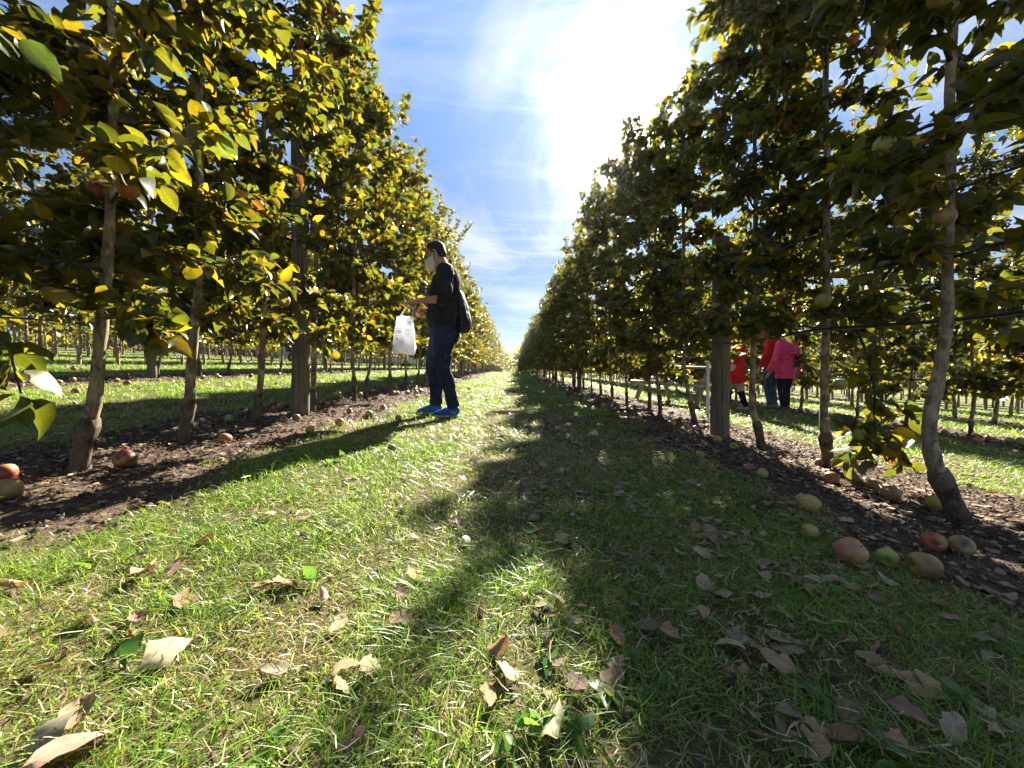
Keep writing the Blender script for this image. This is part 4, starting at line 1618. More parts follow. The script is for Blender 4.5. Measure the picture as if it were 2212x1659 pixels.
def build_man():
    ox, oy = -0.693, 3.90
    base = (ox, oy, gz(ox, oy))
    g = Geo()
    # torso, neck, head
    tz = [0.72, 0.80, 0.90, 1.02, 1.15, 1.28, 1.38, 1.44, 1.475]
    tx = [0.02, 0.02, 0.03, 0.015, 0.035, 0.045, 0.055, 0.05, 0.04]
    ta = [0.10, 0.130, 0.135, 0.155, 0.142, 0.135, 0.115, 0.085, 0.055]
    tl = [0.14, 0.165, 0.165, 0.165, 0.165, 0.18, 0.185, 0.15, 0.07]
    P = np.stack([tx, np.zeros(9), tz], 1)
    g.tube(P, ta, 20, side=(0, 1, 0), rad2=tl)
    hc = (-0.055, 0.0, 1.605)
    T = head_geo(g, hc, math.radians(27), 1.02)
    g.tube([(0.045, 0, 1.42), (0.03, 0, 1.48), (0.0, 0, 1.535), (-0.02, 0, 1.57)], [0.066, 0.060, 0.057, 0.058], 14)
    # near (left) arm reaching forward, hand over the bag's handles
    sh, el, wr = np.array([.065, -.185, 1.395]), np.array([.055, -.245, 1.135]), np.array([-.185, -.185, 1.125])
    g.tube(smooth_path([sh + [0, .05, .02], sh, (sh + el) / 2 + [.01, 0, 0], el], 9), np.linspace(.060, .043, 9), 12)
    g.tube(smooth_path([el + [0.01, 0, .03], el, (el + wr) / 2, wr], 9), [.042, .046, .047, .045, .041, .036, .031, .028, .026], 12)
    hand_geo(g, wr + [0.01, 0, 0], [-.275, -.175, 1.122], [(-.022, 0, -.006), (-.042, 0, -.030), (-.038, 0, -.058)], (0, 1, 0.1),
             [(-.215, -.155, 1.112), (-.250, -.140, 1.090), (-.283, -.150, 1.068), (-.300, -.158, 1.050)])
    # far (right) arm, hand round an apple
    sh2, el2, wr2 = np.array([.065, .185, 1.395]), np.array([.06, .24, 1.13]), np.array([-.125, .055, 1.075])
    g.tube(smooth_path([sh2 + [0, -.05, .02], sh2, (sh2 + el2) / 2, el2], 9), np.linspace(.060, .043, 9), 12)
    g.tube(smooth_path([el2 + [0.01, 0, .03], el2, (el2 + wr2) / 2, wr2], 9), [.042, .046, .047, .045, .041, .036, .031, .028, .026], 12)
    hand_geo(g, wr2, [-.195, .020, 1.075], [(-.024, -.006, .004), (-.052, -.012, -.014), (-.062, -.018, -.044)], (-.25, 1, 0),
             [(-.150, .015, 1.060), (-.180, -.022, 1.040), (-.205, -.036, 1.020), (-.225, -.042, 1.010)])
    # legs
    legs = {}
    for key, hip, knee, ank in (('near', (.035, -.085, .86), (.025, -.10, .47), (.130, -.11, .09)), ('far', (.005, .085, .86), (-.105, .10, .485), (-.085, .11, .10))):
        hip, knee, ank = np.array(hip), np.array(knee), np.array(ank)
        lp = smooth_path([hip, (hip + knee) / 2 + [-.012, 0, 0], knee, (knee + ank) / 2 + [.012, 0, 0], ank], 16)
        legs[key] = lp
        g.tube(lp, np.interp(np.linspace(0, 1, 16), [0, .25, .5, .65, .85, 1], [.088, .080, .058, .057, .042, .037]), 12)
        g.tube([ank + [.04, 0, -.04], ank + [-.03, 0, -.045], ank + [-.14, 0, -.06]], [.035, .035, .025], 8)
    o = g.obj('person', M_SKIN, None, loc=base)
    remesh(o, 0.0065, 3)
    tag(o, 'masked man in dark shirt and jeans looking down, holding a white plastic bag', 'person')
    # hair: back and sides, high forehead
    h = Geo()
    n = 18
    V, Q = [], []
    rows_ = [(-0.050, 2.1, 0), (-0.02, 1.85, 0), (0.012, 1.50, 0), (0.045, 1.30, 0), (0.075, 1.12, 0), (0.100, 1.05, 0), (0.116, 1.0, 0), (0.123, 0.9, 0)]
    rr = {-0.050: (.088, .069, .010), -0.02: (.097, .075, .0), 0.012: (.103, .078, -.003), 0.045: (.105, .079, -.006), 0.075: (.100, .076, -.009), 0.100: (.082, .064, -.010), 0.116: (.052, .043, -.010), 0.123: (.015, .012, -.010)}
    for u, a0, _ in rows_:
        rf, rs, off = rr[u]
        for j in range(n + 1):
            a = a0 + (2 * math.pi - 2 * a0) * j / n
            V.append(T(off + rf * 1.02 * math.cos(a), rs * 1.03 * math.sin(a), u))
    for i in range(len(rows_) - 1):
        for j in range(n):
            Q.append((i * (n + 1) + j, i * (n + 1) + j + 1, (i + 1) * (n + 1) + j + 1, (i + 1) * (n + 1) + j))
    h.add(V, Q)
    ho = h.obj('hair', M_HAIR, o)
    sm = ho.modifiers.new('thick', 'SOLIDIFY')
    sm.thickness = 0.012
    sm.offset = 0.0
    # mask over nose and mouth, with ear loops
    mk = Geo()
    V, Q = [], []
    for i, u in enumerate(np.linspace(-0.008, -0.122, 7)):
        f = i / 6
        for j in range(13):
            a = math.radians(-78 + 156 * j / 12)
            bulge = .020 + .034 * math.cos(a) ** 2 * (1 - abs(f - 0.35) * 0.9) + 0.003 * (i % 2)
            rf = np.interp(u, [-.122, -.108, -.085, -.05, -.01], [.030, .045, .066, .083, .094])
            rs = np.interp(u, [-.122, -.108, -.085, -.05, -.01], [.030, .042, .054, .065, .072])
            off = np.interp(u, [-.122, -.108, -.085, -.05, -.01], [.056, .045, .028, .012, .002])
            V.append(T(off + (rf + bulge * 0.75) * math.cos(a), (rs + 0.005) * math.sin(a), u))
    for i in range(6):
        for j in range(12):
            Q.append((i * 13 + j, i * 13 + j + 1, (i + 1) * 13 + j + 1, (i + 1) * 13 + j))
    mk.add(V, Q)
    mo = mk.obj('face_mask', M_MASK, o)
    sm = mo.modifiers.new('thick', 'SOLIDIFY')
    sm.thickness = 0.002
    for s in (-1, 1):
        Geo().tube(smooth_path([T(.028, s * .073, -.015), T(.015, s * .080, .012), T(-.008, s * .086, .034), T(-.022, s * .088, .012), T(-.010, s * .080, -.030), T(.030, s * .066, -.085)], 16), .0022, 6).obj('ear_loop', M_MASK, mo)
    gl = Geo()
    for s in (-1, 1):
        gl.tube([T(-.012, s * .082, .030), T(.04, s * .080, .026), T(.088, s * .066, .020)], .0025, 6)
        P = [T(.100 - .010 * abs(math.sin(a)) * 0.5 - .012 * (s * .034 + .024 * math.cos(a)) * s / .058, s * .034 + .024 * math.cos(a), .012 + .019 * math.sin(a)) for a in np.linspace(0, 2 * math.pi, 15)]
        gl.tube(P, .0022, 5)
    gl.tube([T(.105, -.010, .016), T(.110, 0, .018), T(.105, .010, .016)], .002, 5)
    gl.obj('glasses', M_BLACK, o)
    # shirt with sleeves to the elbow
    s = Geo()
    Z2 = [0.875, 0.90, 0.96, 1.02, 1.09, 1.15, 1.22, 1.28, 1.34, 1.39, 1.43, 1.455]
    A2 = np.interp(Z2, tz, ta) + np.array([.012, .018, .016, .014, .012, .014, .016, .016, .016, .016, .016, .012])
    L2 = np.interp(Z2, tz, tl) + 0.016
    X2 = np.interp(Z2, tz, tx)
    s.tube(np.stack([X2, np.zeros(12), Z2], 1), A2, 24, side=(0, 1, 0), rad2=L2)
    for a, b, dr in ((sh, el, wr), (sh2, el2, wr2)):
        e2 = b + (dr - b) * 0.14
        s.tube(smooth_path([a + [0, -.08 * np.sign(a[1]), .03], a, (a + b) / 2 + [.012, 0, -.01], b + [.012, 0, -.004], e2], 12), [.075, .080, .082, .081, .079, .077, .075, .073, .071, .068, .063, .058], 14)
    so = s.obj('shirt', M_SHIRT, o)
    remesh(so, 0.008, 3, 0.030, 0.10)
    # jeans
    j = Geo()
    j.tube([(.022, 0, .74), (.025, 0, .80), (.03, 0, .86), (.033, 0, .905)], [.125, .146, .148, .142], 22, side=(0, 1, 0), rad2=[.155, .180, .178, .172])
    for key in ('near', 'far'):
        lp = legs[key].copy()
        j.tube(lp, np.interp(np.linspace(0, 1, 16), [0, .15, .35, .5, .62, .85, 1], [.112, .110, .096, .078, .073, .064, .066]), 16)
    jo = j.obj('jeans', M_JEANS, o)
    remesh(jo, 0.008, 3, 0.032, 0.08)
    Geo().tube([(X2[0] + .002, 0, .888), (X2[0] + .002, 0, .905)], [A2[0] - .006] * 2, 24, side=(0, 1, 0), rad2=[L2[0] - .006] * 2, cap=False).obj('belt', M_BLACK, o)
    # shoes
    for key, sgn in (('near', -1), ('far', 1)):
        ax = legs[key][-1]
        z0 = gz(ox + ax[0], oy + ax[1]) - base[2]
        sp = Geo()
        xs_ = np.array([.075, .060, .02, -.04, -.10, -.15, -.185]) + ax[0] - 0.02
        zc = np.array([.050, .055, .062, .055, .042, .033, .028]) + z0
        hz = np.array([.026, .045, .055, .047, .036, .027, .012])
        hy = np.array([.022, .036, .040, .042, .046, .040, .016])
        sp.tube(np.stack([xs_, np.full(7, ax[1]), zc], 1), hz, 14, side=(0, 1, 0), rad2=hy)
        so_ = sp.obj('shoe', M_SHOE, o)
        remesh(so_, 0.006, 3)
        sl = Geo()
        sl.tube(np.stack([xs_ * 1.0, np.full(7, ax[1]), np.full(7, z0 + .012)], 1), [.010, .013, .013, .012, .012, .012, .008], 14, side=(0, 1, 0), rad2=hy + 0.004)
        sl.obj('sole', M_SOLE, so_)
        Geo().tube([(ax[0] - .02, ax[1] - hy[3] * sgn * -1, z0 + .055), (ax[0] + .03, ax[1] + sgn * .043, z0 + .036)], .006, 6).obj('stripe', M_LIME, so_)
    # dark sling bag on his back
    b = Geo()
    zs = np.linspace(1.25, 0.835, 10)
    b.tube(np.stack([np.interp(zs, [.83, 1.0, 1.25], [.222, .218, .185]), np.full(10, 0.01), zs], 1), np.interp(zs, [.83, .87, .95, 1.1, 1.25], [.035, .070, .076, .060, .022]), 16, side=(0, 1, 0),
           rad2=np.interp(zs, [.83, .87, 1.0, 1.15, 1.25], [.09, .15, .165, .15, .08]))
    bag = b.obj('sling_bag', M_BAGCLOTH, None, loc=base)
    remesh(bag, 0.009, 4, 0.02, 0.08)
    tag(bag, 'dark navy drawstring bag hanging on the man\'s back', 'bag')
    for s_ in (-1, 1):
        Geo().tube(smooth_path([(.185, s_ * .06, 1.245), (.188, s_ * .09, 1.36), (.125, s_ * .11, 1.475), (.045, s_ * .115, 1.487), (-.035, s_ * .12, 1.43), (-.098, s_ * .125, 1.33)], 20), .0065, 7).obj('strap', M_CORD, bag)
    # the white plastic bag he holds
    M = simple('white_plastic', (0.82, 0.84, 0.88), 0.45, 0.4, 0.05, 12, 0.35, 26, 0.006)
    nt = NT.__new__(NT)
    nt.nt = M.node_tree
    out = next(n_ for n_ in M.node_tree.nodes if n_.type == 'OUTPUT_MATERIAL')
    pr = out.inputs[0].links[0].from_socket
    trn = nt.n('ShaderNodeBsdfTranslucent')
    trn.inputs[0].default_value = (0.84, 0.86, 0.90, 1)
    mx = nt.n('ShaderNodeMixShader')
    mx.inputs[0].default_value = 0.45
    nt.l(pr, mx.inputs[1])
    nt.l(trn.outputs[0], mx.inputs[2])
    nt.l(mx.outputs[0], out.inputs[0])
    bx, by, bz = -0.325, -0.165, 0.0
    rows_ = np.linspace(0, 1, 14)
    V, Q = [], []
    n = 28
    rg = np.random.default_rng(3)
    for i, f in enumerate(rows_):
        z = 0.975 - 0.335 * f
        hx = np.interp(f, [0, .15, .9, 1], [.076, .080, .105, .098])
        hy = np.interp(f, [0, .3, .85, 1], [.022, .045, .062, .050])
        for jn in range(n):
            a = jn * 2 * math.pi / n
            e = 0.45
            cx_, sx_ = math.copysign(abs(math.cos(a)) ** e, math.cos(a)), math.copysign(abs(math.sin(a)) ** e, math.sin(a))
            wr_ = 0.004 * math.sin(jn * 2.3 + i * 1.1) + 0.003 * rg.normal()
            zz_ = z - (0.022 * (jn % 7 == 0) * (f > .9)) + (0.010 * math.sin(jn * 1.3) if f == 0 else 0) - 0.03 * f * (cx_ > 0.3) * 0.6
            V.append((bx + (hx + wr_) * cx_ - 0.012 * f, by + (hy + wr_) * sx_, zz_))
    for i in range(13):
        for jn in range(n):
            Q.append((i * n + jn, i * n + (jn + 1) % n, (i + 1) * n + (jn + 1) % n, (i + 1) * n + jn))
    V.append((bx - .012, by, 0.628))
    Tt = [(14 * n, 13 * n + jn, 13 * n + (jn + 1) % n) for jn in range(n)]
    pb = Geo().add(V, Q, Tt).obj('plastic_bag', M, None, loc=base)
    tag(pb, 'white translucent plastic bag with faded red and green print hanging from the man\'s hand', 'bag')
    Geo().tube(smooth_path([(-.375, by - .02, .965), (-.345, by - .01, 1.02), (-.316, by, 1.062), (-.345, by + .01, 1.02), (-.375, by + .02, .965)], 16), .004, 6).obj('handle', M, pb)
    Geo().tube(smooth_path([(-.262, by - .02, .965), (-.252, by - .01, 1.03), (-.245, by + .01, 1.098), (-.254, by + .02, 1.03), (-.262, by + .03, .965)], 16), .004, 6).obj('handle', simple('violet_handle', (0.28, 0.14, 0.38), 0.5), pb)
    yf = by - .066
    mg, mr, my = simple('green_print', (0.06, 0.36, 0.12), 0.6), simple('red_print', (0.62, 0.10, 0.12), 0.6), simple('grey_print', (0.30, 0.30, 0.33), 0.6)
    def pr_box(x0, x1, z0, z1, m_, nm='print'):
        z = (z0 + z1) / 2
        f = (0.975 - z) / 0.335
        hy = np.interp(f, [0, .3, .85, 1], [.022, .045, .062, .050])
        Geo().box(((x0 + x1) / 2, by - hy - 0.0075, z), ((x1 - x0) / 2, 0.0008, (z1 - z0) / 2)).obj(nm, m_, pb, smooth=False)
    for i in range(3):   # green zigzag mark in a box
        pr_box(-.388, -.345, .838 - i * .012, .843 - i * .012, mg)
    for x0, x1, z0, z1 in ((-.397, -.337, .858, .860), (-.397, -.337, .790, .792), (-.397, -.395, .790, .860), (-.339, -.337, .790, .860)):
        pr_box(x0, x1, z0, z1, mg)
    for i in range(4):
        pr_box(-.292, -.258, .925 - i * .009, .929 - i * .009, mr)
    for i in range(3):
        pr_box(-.402, -.372, .768 - i * .011, .773 - i * .011, mr)
    for i in range(6):
        pr_box(-.315, -.268 + .01 * (i % 2), .850 - i * .013, .853 - i * .013, my)
    rg = np.random.default_rng(8)
    ap = apple((base[0] - .228, base[1] - .012, base[2] + 1.028), .070, A_PINK, rg, None, 0.4)
    ap.name = 'apple'
    tag(ap, 'rosy apple held in the man\'s far hand above the bag', 'apple')
    for i, (dx, dy, dz) in enumerate(((-.07, .0, .685), (.03, .005, .675), (-.02, -.01, .735))):
        q = apple((base[0] + bx + dx, base[1] + by + dy, base[2] + dz), .07, A_RED if i else A_GREEN, rg, None, 0.6)
        q.name = 'apple'
        tag(q, 'picked apple showing dimly through the white plastic bag', 'apple', 'apples inside the plastic bag')


build_man()

M_PINK = simple('pink_puffer', (0.85, 0.05, 0.17), 0.42, 0.4, 0.12, 20, 0.4, 60, 0.004)
M_REDC = simple('red_cloth', (0.62, 0.012, 0.014), 0.75, 0.25, 0.12, 12)
M_NAVY = simple('navy_trousers', (0.010, 0.013, 0.035), 0.85, 0.2, 0.3, 12)
M_BLUEJ = simple('faded_jeans', (0.075, 0.115, 0.19), 0.85, 0.2, 0.25, 12)
M_SOCK = simple('black_sock', (0.010, 0.010, 0.014), 0.9, 0.1, 0.2, 30)
M_GREYSHOE = simple('grey_shoe', (0.28, 0.28, 0.30), 0.6, 0.3, 0.2, 30)
M_ORANGE = simple('orange_shoe', (0.70, 0.13, 0.03), 0.55, 0.35, 0.15, 30)
M_MAUVE = simple('mauve_shoe', (0.16, 0.05, 0.09), 0.6, 0.3, 0.2, 30)
M_CAP = simple('pale_cap', (0.62, 0.66, 0.76), 0.7, 0.25)


def visitor(px, py, H, yaw, label, top, hem, bottom, shoes, puffer=False, shorts=None, sock=None, arms=((-.06, 1.02, .30), (.0, 1.0, .27)), cap=None, step=0.06):
    """a figure seen between the trunks: forward is local -x, turned by yaw"""
    ox, oy = on_ground(px, py)
    base = (ox, oy, gz(ox, oy))
    k = H / 1.7
    g = Geo()
    tz = np.array([.74, .82, .90, 1.0, 1.12, 1.25, 1.36, 1.42]) * k
    ta = np.array([.09, .115, .112, .10, .108, .118, .10, .06]) * k
    tl = np.array([.13, .165, .160, .145, .155, .175, .18, .08]) * k
    P = np.stack([np.zeros(8), np.zeros(8), tz], 1)
    g.tube(P, ta, 18, side=(0, 1, 0), rad2=tl)
    T = head_geo(g, (-.02 * k, 0, 1.575 * k), 0.12, k)
    g.tube([(0.01, 0, 1.38 * k), (-.005, 0, 1.50 * k)], .052 * k, 12)
    limbs = []
    for s, (hx, hz, hyo) in zip((-1, 1), arms):
        sh = np.array([.0, s * .175, 1.36]) * k
        hd = np.array([hx, s * hyo, hz - 0.18]) * k
        elb = (sh + hd) / 2 + np.array([.05, s * .03, 0]) * k
        ap_ = smooth_path([sh + [0, -s * .05 * k, 0.02], sh, elb, hd], 12)
        limbs.append(ap_)
        g.tube(ap_, np.linspace(.05, .026, 12) * k, 10)
        dv = (hd - elb) / np.linalg.norm(hd - elb)
        hand_geo(g, hd, hd + dv * .075 * k, [dv * .03, dv * .055 + [-.008, 0, 0], dv * .07 + [-.02, 0, 0]], (1, 0, 0.1), [hd + dv * .02, hd + dv * .045 + [-.03 * k, 0, 0], hd + dv * .075 + [-.038 * k, 0, 0]], k)
    legs = []
    for s in (-1, 1):
        hip, knee, ank = np.array([0, s * .085, .84]) * k, np.array([-.02 - s * step * .5, s * .095, .46]) * k, np.array([.02 - s * step, s * .10, .085]) * k
        lp = smooth_path([hip, knee, ank], 12)
        legs.append(lp)
        g.tube(lp, np.interp(np.linspace(0, 1, 12), [0, .3, .5, .65, 1], [.085, .072, .055, .056, .036]) * k, 12)
        g.tube([ank + np.array([.04, 0, -.04]) * k, ank + np.array([-.13, 0, -.055]) * k], [.03 * k, .022 * k], 8)
    o = g.obj('person', M_SKIN2, None, loc=base)
    o.rotation_euler = (0, 0, yaw)
    remesh(o, 0.010, 3)
    tag(o, label, 'person')
    # upper garment
    c = Geo()
    zz_ = np.linspace(hem * k, 1.41 * k, 40 if puffer else 16)
    ex = (0.040 if puffer else 0.020) * k
    q = (0.012 * k * np.abs(np.sin(zz_ / k * math.pi / 0.075)) if puffer else 0)
    flare = np.interp(zz_, [hem * k, .85 * k, 1.41 * k], [0.03 * k if hem < .7 else 0.0, 0.0, 0])
    c.tube(np.stack([np.zeros(len(zz_)), np.zeros(len(zz_)), zz_], 1), np.interp(zz_, tz, ta) + ex + q + flare, 22, side=(0, 1, 0), rad2=np.interp(zz_, tz, tl) + ex + q + flare)
    for ap_ in limbs:
        pth = smooth_path(ap_[[0, 2, 4, 6, 8, 10, 11]], 34)
        ss = np.linspace(0, 1, 34)
        c.tube(pth, np.linspace(.078 if puffer else .062, .052 if puffer else .045, 34) * k + (0.008 * k * np.abs(np.sin(ss * math.pi * 8)) if puffer else 0), 12)
    co_ = c.obj('puffer_jacket' if puffer else 'top', top, o)
    if puffer:
        remesh(co_, 0.008, 1)
    else:
        remesh(co_, 0.011, 3, 0.015, 0.1)
    if bottom is not None:
        j = Geo()
        j.tube([(0, 0, .76 * k), (0, 0, .82 * k), (0, 0, .93 * k)], [.11 * k, .130 * k, .125 * k], 18, side=(0, 1, 0), rad2=[.15 * k, .178 * k, .17 * k])
        for lp in legs:
            j.tube(lp, np.interp(np.linspace(0, 1, 12), [0, .35, .5, 1], [.105, .090, .078, .062]) * k, 14)
        remesh(j.obj('trousers', bottom, o), 0.010, 3, 0.015, 0.08)
    if shorts is not None:
        j = Geo()
        j.tube([(0, 0, .76 * k), (0, 0, .82 * k), (0, 0, .93 * k)], [.12 * k, .135 * k, .125 * k], 18, side=(0, 1, 0), rad2=[.16 * k, .182 * k, .17 * k])
        for lp in legs:
            j.tube(lp[:6], np.array([.115, .118, .118, .118, .118, .118]) * k, 14)
        remesh(j.obj('shorts', shorts, o), 0.010, 3, 0.012, 0.08)
    for i, lp in enumerate(legs):
        if sock is not None:
            Geo().tube(lp[7:], np.linspace(.058, .042, len(lp[7:])) * k, 12).obj('sock', sock, o)
        ax = lp[-1]
        sp = Geo()
        xs_ = np.array([.07, .055, .02, -.04, -.10, -.14, -.17]) * k + ax[0]
        hz = np.array([.02, .040, .050, .044, .034, .026, .012]) * k
        hy = np.array([.02, .034, .038, .040, .043, .037, .015]) * k
        sp.tube(np.stack([xs_, np.full(7, ax[1]), hz + 0.004], 1), hz, 12, side=(0, 1, 0), rad2=hy)
        sp.obj('shoe', shoes[i % len(shoes)], o)
    hr = Geo()
    hr.ball(T(-.018, 0, .018), np.array([.102, .083, .112]) * k, 18, 12)
    hr.obj('hair', M_HAIR, o)
    if cap is not None:
        cg = Geo()
        cg.ball(T(-.008, 0, .062), np.array([.106, .088, .072]) * k, 18, 10)
        cg.tube([T(.07, 0, .055), T(.13, 0, .045), T(.17, 0, .035)], [.006, .006, .003], 10, side=(0, 1, 0), rad2=[.075 * k, .065 * k, .03 * k])
        cg.obj('cap', cap, o)
    return o


visitor(1694, 887, 1.58, math.radians(-75), 'person in a bright pink quilted puffer jacket and navy trousers under the right-hand trees', M_PINK, 0.66, M_NAVY, [M_MAUVE], puffer=True,
        arms=((-.05, 0.98, .36), (.0, 0.98, .32)), cap=M_CAP)
visitor(1664, 882, 1.72, math.radians(-60), 'person in a red top and faded blue jeans half hidden behind the pink jacket', M_REDC, 0.80, M_BLUEJ, [M_GREYSHOE], step=0.03)
visitor(1588, 886, 1.66, math.radians(-25), 'person in red with knee-length shorts, bare legs and black socks beside the thick post', M_REDC, 0.72, None, [M_GREYSHOE, M_ORANGE], shorts=M_REDC, sock=M_SOCK, step=0.13)


# ------------------------------------------------------------------ picnic table, pipe, far things
def build_table():
    M_WOOD = simple('bleached_wood', (0.40, 0.35, 0.27), 0.8, 0.25, 0.25, 12, 0.5, 60, 0.003)
    ax, ay = 2.75, 8.3
    bx_, by_ = 3.55, 6.9
    c = np.array([(ax + bx_) / 2 + 0.30, (ay + by_) / 2 + 0.16])
    u = np.array([bx_ - ax, by_ - ay])
    L = np.linalg.norm(u)
    ang = math.atan2(u[1], u[0])
    base = (c[0], c[1], gz(*c))
    t = link('picnic_table', None, loc=base)
    t.rotation_euler = (0, math.atan(SLOPE) * math.cos(ang), ang)
    tag(t, 'small bleached wooden picnic table in the alley behind the right row', 'table')
    h = L / 2 + 0.1
    for i in range(4):
        Geo().box((0, -0.24 + 0.16 * i, 0.735), (h, 0.074, 0.018)).obj('top_plank', M_WOOD, t, smooth=False)
    for s in (-1, 1):
        Geo().box((0, s * 0.58, 0.415), (h, 0.10, 0.02)).obj('seat_plank', M_WOOD, t, smooth=False)
    for e in (-1, 1):
        x = e * (h - 0.22)
        Geo().box((x + .05 * e, 0, 0.375), (0.02, 0.66, 0.045)).obj('seat_beam', M_WOOD, t, smooth=False)
        for s in (-1, 1):
            a = math.atan2(0.36, 0.72)
            R = np.array([[1, 0, 0], [0, math.cos(a), -math.sin(a) * s], [0, math.sin(a) * s, math.cos(a)]])
            Geo().box((x, s * 0.36, 0.355), (0.02, 0.045, 0.40), R).obj('leg', M_WOOD, t, smooth=False)
        d_ = np.array([-e * 0.42, 0, 0.35])
        a = math.atan2(0.34, 0.42) * e
        R = np.array([[math.cos(a), 0, -math.sin(a)], [0, 1, 0], [math.sin(a), 0, math.cos(a)]])
        Geo().box((x - e * 0.22, 0, 0.54), (0.26, 0.04, 0.018), R @ np.diag([1, 1, 1.0])).obj('brace', M_WOOD, t, smooth=False)
    M_PIPE = simple('white_pipe', (0.62, 0.64, 0.70), 0.3, 0.5, 0.05, 10)
    x, y = on_ground(1529, 902)
    g = Geo().tube([(0, 0, -.05), (-.012, 0, 0.5), (-.03, 0, 1.25)], 0.022, 14)
    o = g.obj('pipe_stake', M_PIPE, None, loc=(x, y, gz(x, y)))
    tag(o, 'thin white plastic pipe standing beside the thick weathered post', 'pipe')
    cp = Geo().tube([(-.0295, 0, 1.235), (-.03, 0, 1.265)], 0.026, 14).obj('pipe_cap', M_PIPE, o)


build_table()


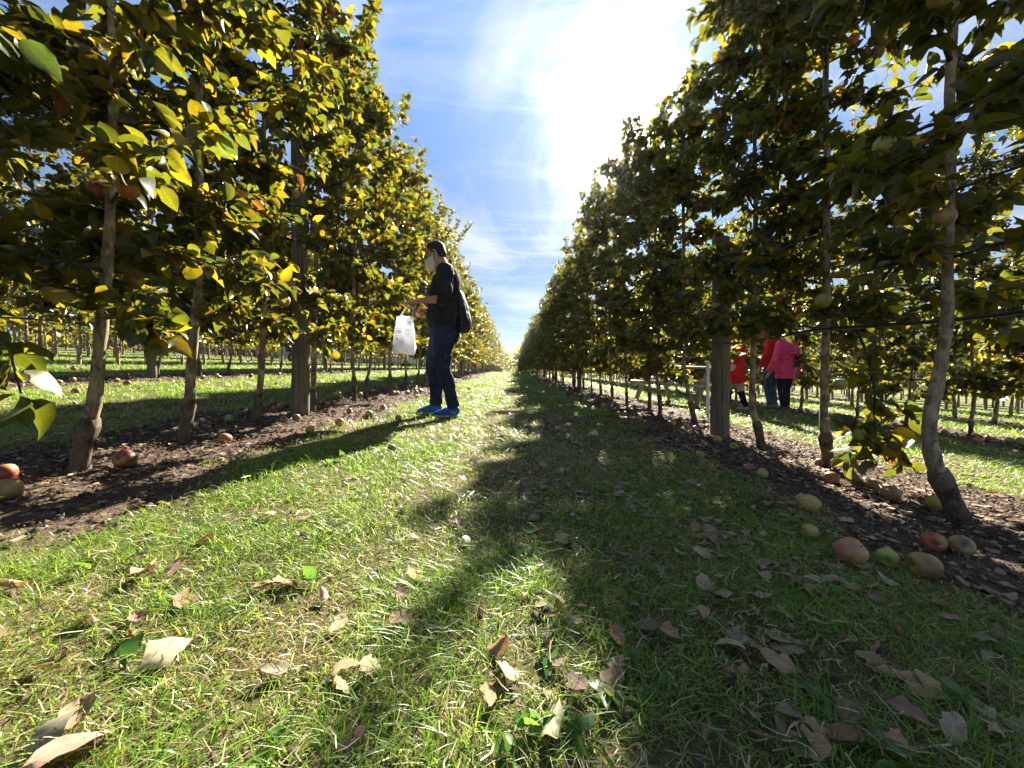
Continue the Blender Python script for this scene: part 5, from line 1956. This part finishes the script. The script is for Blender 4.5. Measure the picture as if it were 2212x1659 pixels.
def build_far_things():
    rng = np.random.default_rng(71)
    tones = np.array([(0.055, 0.075, 0.022), (0.085, 0.095, 0.025), (0.13, 0.10, 0.028), (0.15, 0.14, 0.035), (0.045, 0.06, 0.025), (0.14, 0.075, 0.03)])

    def clump(cx, cy, w_, h_, n, size, tone):
        lob = rng.integers(4, 8)
        cs_ = np.stack([rng.normal(0, w_ * .38, lob), rng.normal(0, w_ * .3, lob), h_ * rng.uniform(.30, .82, lob)], 1)
        rr_ = w_ * rng.uniform(.28, .5, lob)
        i = rng.integers(0, lob, n)
        d_ = rng.normal(0, 1, (n, 3))
        d_ /= np.linalg.norm(d_, axis=1, keepdims=True)
        P = cs_[i] + d_ * (rr_[i] * rng.uniform(.6, 1.05, n))[:, None]
        P[:, 2] = np.clip(P[:, 2], 0.05, None)
        A = rng.normal(0, 1, (n, 3))
        A /= np.linalg.norm(A, axis=1, keepdims=True)
        B = np.cross(A, rng.normal(0, 1, (n, 3)))
        B /= np.linalg.norm(B, axis=1, keepdims=True) + 1e-9
        s = size * rng.uniform(.6, 1.3, n)[:, None]
        V = np.stack([P - A * s, P + B * s * .6, P + A * s, P - B * s * .6], 1).reshape(-1, 3)
        C = np.repeat(tone * rng.uniform(.7, 1.35, (n, 1)), 4, 0)
        return V, np.arange(n)[:, None] * 4 + np.array([[0, 1, 2, 3]]), C
    Vs, Qs, Cs, k = [], [], [], 0
    for a in np.linspace(-62, 62, 150):
        if abs(a + 0.2) < 1.6:
            continue
        D = rng.uniform(88, 118) if a > -16 else rng.uniform(56, 72)
        x, y = D * math.tan(math.radians(a)), D
        if abs(x) > 170:
            continue
        V, Q, C = clump(x, y, rng.uniform(4.5, 6.5), rng.uniform(4.5, 6.5) + (1.5 if a > 0 else 0) - (1.2 if a < -16 else 0), 260, 0.55, tones[rng.integers(0, 6)])
        Vs.append(V + [x, y, gz(x, y)])
        Qs.append(Q + k)
        Cs.append(C)
        k += len(V)
    o = link('woodland', mesh_np('woodland', np.vstack(Vs), [np.vstack(Qs)], col=np.vstack(Cs), mats=[M_FOLIAGE]))
    tag(o, 'autumn woodland closing off the orchard far behind', 'woodland', kind='stuff')
    for x, y, w_, h_, tone, lab in ((-2.4, 104, 3.0, 4.2, tones[4], 'dark rounded tree at the far end of the grass alley, left of two'), (0.9, 112, 4.0, 3.6, tones[2], 'low rusty-yellow tree at the far end of the grass alley'),
                                    (3.4, 108, 3.2, 3.4, tones[1], 'green tree at the far end of the alley touching the right row'), (-5.6, 110, 3.5, 4.4, tones[5], 'reddish tree just behind the end of the left row')):
        t = link('distant_tree', None, loc=(x, y, gz(x, y)))
        tag(t, lab, 'tree', 'trees at the end of the alley')
        V, Q, C = clump(x, y, w_, h_, 900, 0.22, tone)
        link('crown', mesh_np('crown', V, [Q], col=C, mats=[M_FOLIAGE]), t)
        Geo().tube([(0, 0, -.1), (.05, 0, h_ * .35), (0, .05, h_ * .7)], [.16, .12, .05], 8).obj('trunk', M_BARK, t)
    # parked cars and a sunshade glimpsed between the rows on the left
    M_GLASS = simple('car_glass', (0.02, 0.03, 0.04), 0.08, 0.6)
    M_TYRE = simple('tyre', (0.012, 0.012, 0.012), 0.85, 0.2)
    M_RIM = simple('rim', (0.4, 0.4, 0.42), 0.35, 0.5)

    def car(x, y, yaw, paint, label):
        t = link('parked_car', None, loc=(x, y, gz(x, y)))
        t.rotation_euler = (0, 0, yaw)
        tag(t, label, 'car', 'cars parked beyond the orchard')
        prof = [(-2.15, .45), (-2.2, .75), (-1.95, .92), (-1.2, .98), (-.45, 1.42), (.75, 1.46), (1.55, 1.02), (2.1, .95), (2.2, .6), (2.15, .35), (-2.1, .32)]
        g = Geo()
        V, n = [], len(prof)
        for s, wd in ((-1, .80), (-1, .86), (1, .86), (1, .80)):
            pass
        for yy_, kk_ in ((-.86, .97), (-.80, 1.0), (.80, 1.0), (.86, .97)):
            for px_, pz in prof:
                V.append((px_ * (kk_ if pz > .5 else 1), yy_ * (1 if pz < 1.0 else .82), pz * (1 if kk_ == 1 else .985)))
        Q = [(i * n + j, i * n + (j + 1) % n, (i + 1) * n + (j + 1) % n, (i + 1) * n + j) for i in range(3) for j in range(n)]
        g.add(V, Q)
        for i in (0, 3):
            c_ = np.array(V[i * n:(i + 1) * n]).mean(0)
            g.add(np.vstack([V[i * n:(i + 1) * n], c_]), [], [(j, (j + 1) % n, n) for j in range(n)])
        g.obj('body', paint, t, smooth=False)
        for s in (-1, 1):
            Geo().add([(-1.05, s * .80, .99), (-.42, s * .735, 1.36), (.15, s * .735, 1.38), (.15, s * .80, 1.0)], [(0, 1, 2, 3)]).obj('side_window', M_GLASS, t, smooth=False)
            Geo().add([(.22, s * .80, 1.0), (.22, s * .735, 1.38), (.72, s * .735, 1.38), (1.35, s * .80, 1.02)], [(0, 1, 2, 3)]).obj('side_window', M_GLASS, t, smooth=False)
            for xx in (-1.35, 1.35):
                wl = Geo().tube([(xx, s * .70, .32), (xx, s * .88, .32)], .32, 18).obj('wheel', M_TYRE, t)
                Geo().tube([(xx, s * .87, .32), (xx, s * .895, .32)], .19, 14).obj('rim', M_RIM, wl)
    car(-13.2, 26.5, 0.3, simple('silver_paint', (0.45, 0.48, 0.52), 0.3, 0.5), 'silver car parked beyond the third left-hand row')
    car(-9.7, 36.0, 1.2, simple('pale_blue_paint', (0.50, 0.60, 0.70), 0.3, 0.5), 'pale blue car glimpsed low between trunks left of the man')
    x, y = -50.0, 58.0
    t = link('sunshade', None, loc=(x, y, gz(x, y)))
    tag(t, 'turquoise pop-up sunshade far off between the left-hand trunks', 'sunshade')
    M_TQ = simple('turquoise_cloth', (0.02, 0.42, 0.50), 0.7, 0.2)
    w_ = 2.2
    Geo().add([(-w_, -w_, 2.3), (w_, -w_, 2.3), (w_, w_, 2.3), (-w_, w_, 2.3), (0, 0, 3.3)], [], [(0, 1, 4), (1, 2, 4), (2, 3, 4), (3, 0, 4)]).obj('canopy', M_TQ, t, smooth=False)
    for sx in (-1, 1):
        for sy in (-1, 1):
            Geo().tube([(sx * w_ * .97, sy * w_ * .97, 0), (sx * w_ * .97, sy * w_ * .97, 2.32)], .04, 8).obj('leg', M_WIRE, t)
    for a, b in (((-w_, -w_), (w_, -w_)), ((w_, -w_), (w_, w_)), ((w_, w_), (-w_, w_)), ((-w_, w_), (-w_, -w_))):
        Geo().add([(*a, 2.3), (*b, 2.3), (*b, 2.02), (*a, 2.02)], [(0, 1, 2, 3)]).obj('valance', M_TQ, t, smooth=False)


build_far_things()


def build_added_haze():
    """thin volume added to imitate lens glare and lift the shadows, brightest towards the low sun"""
    m, t = material('haze')
    v = t.n('ShaderNodeVolumePrincipled')
    v.inputs['Color'].default_value = (0.96, 0.97, 1.0, 1)
    v.inputs['Density'].default_value = 0.00034
    v.inputs['Anisotropy'].default_value = 0.78
    o_ = t.n('ShaderNodeOutputMaterial')
    t.l(v.outputs[0], o_.inputs['Volume'])
    g = Geo().box((0, 175, 2.2), (440, 270, 7.6))  # added volume standing in for veiling glare in the lens
    h = g.obj('haze', m, None, smooth=False)
    tag(h, 'added thin haze hanging over the orchard', 'haze', kind='stuff')


build_added_haze()
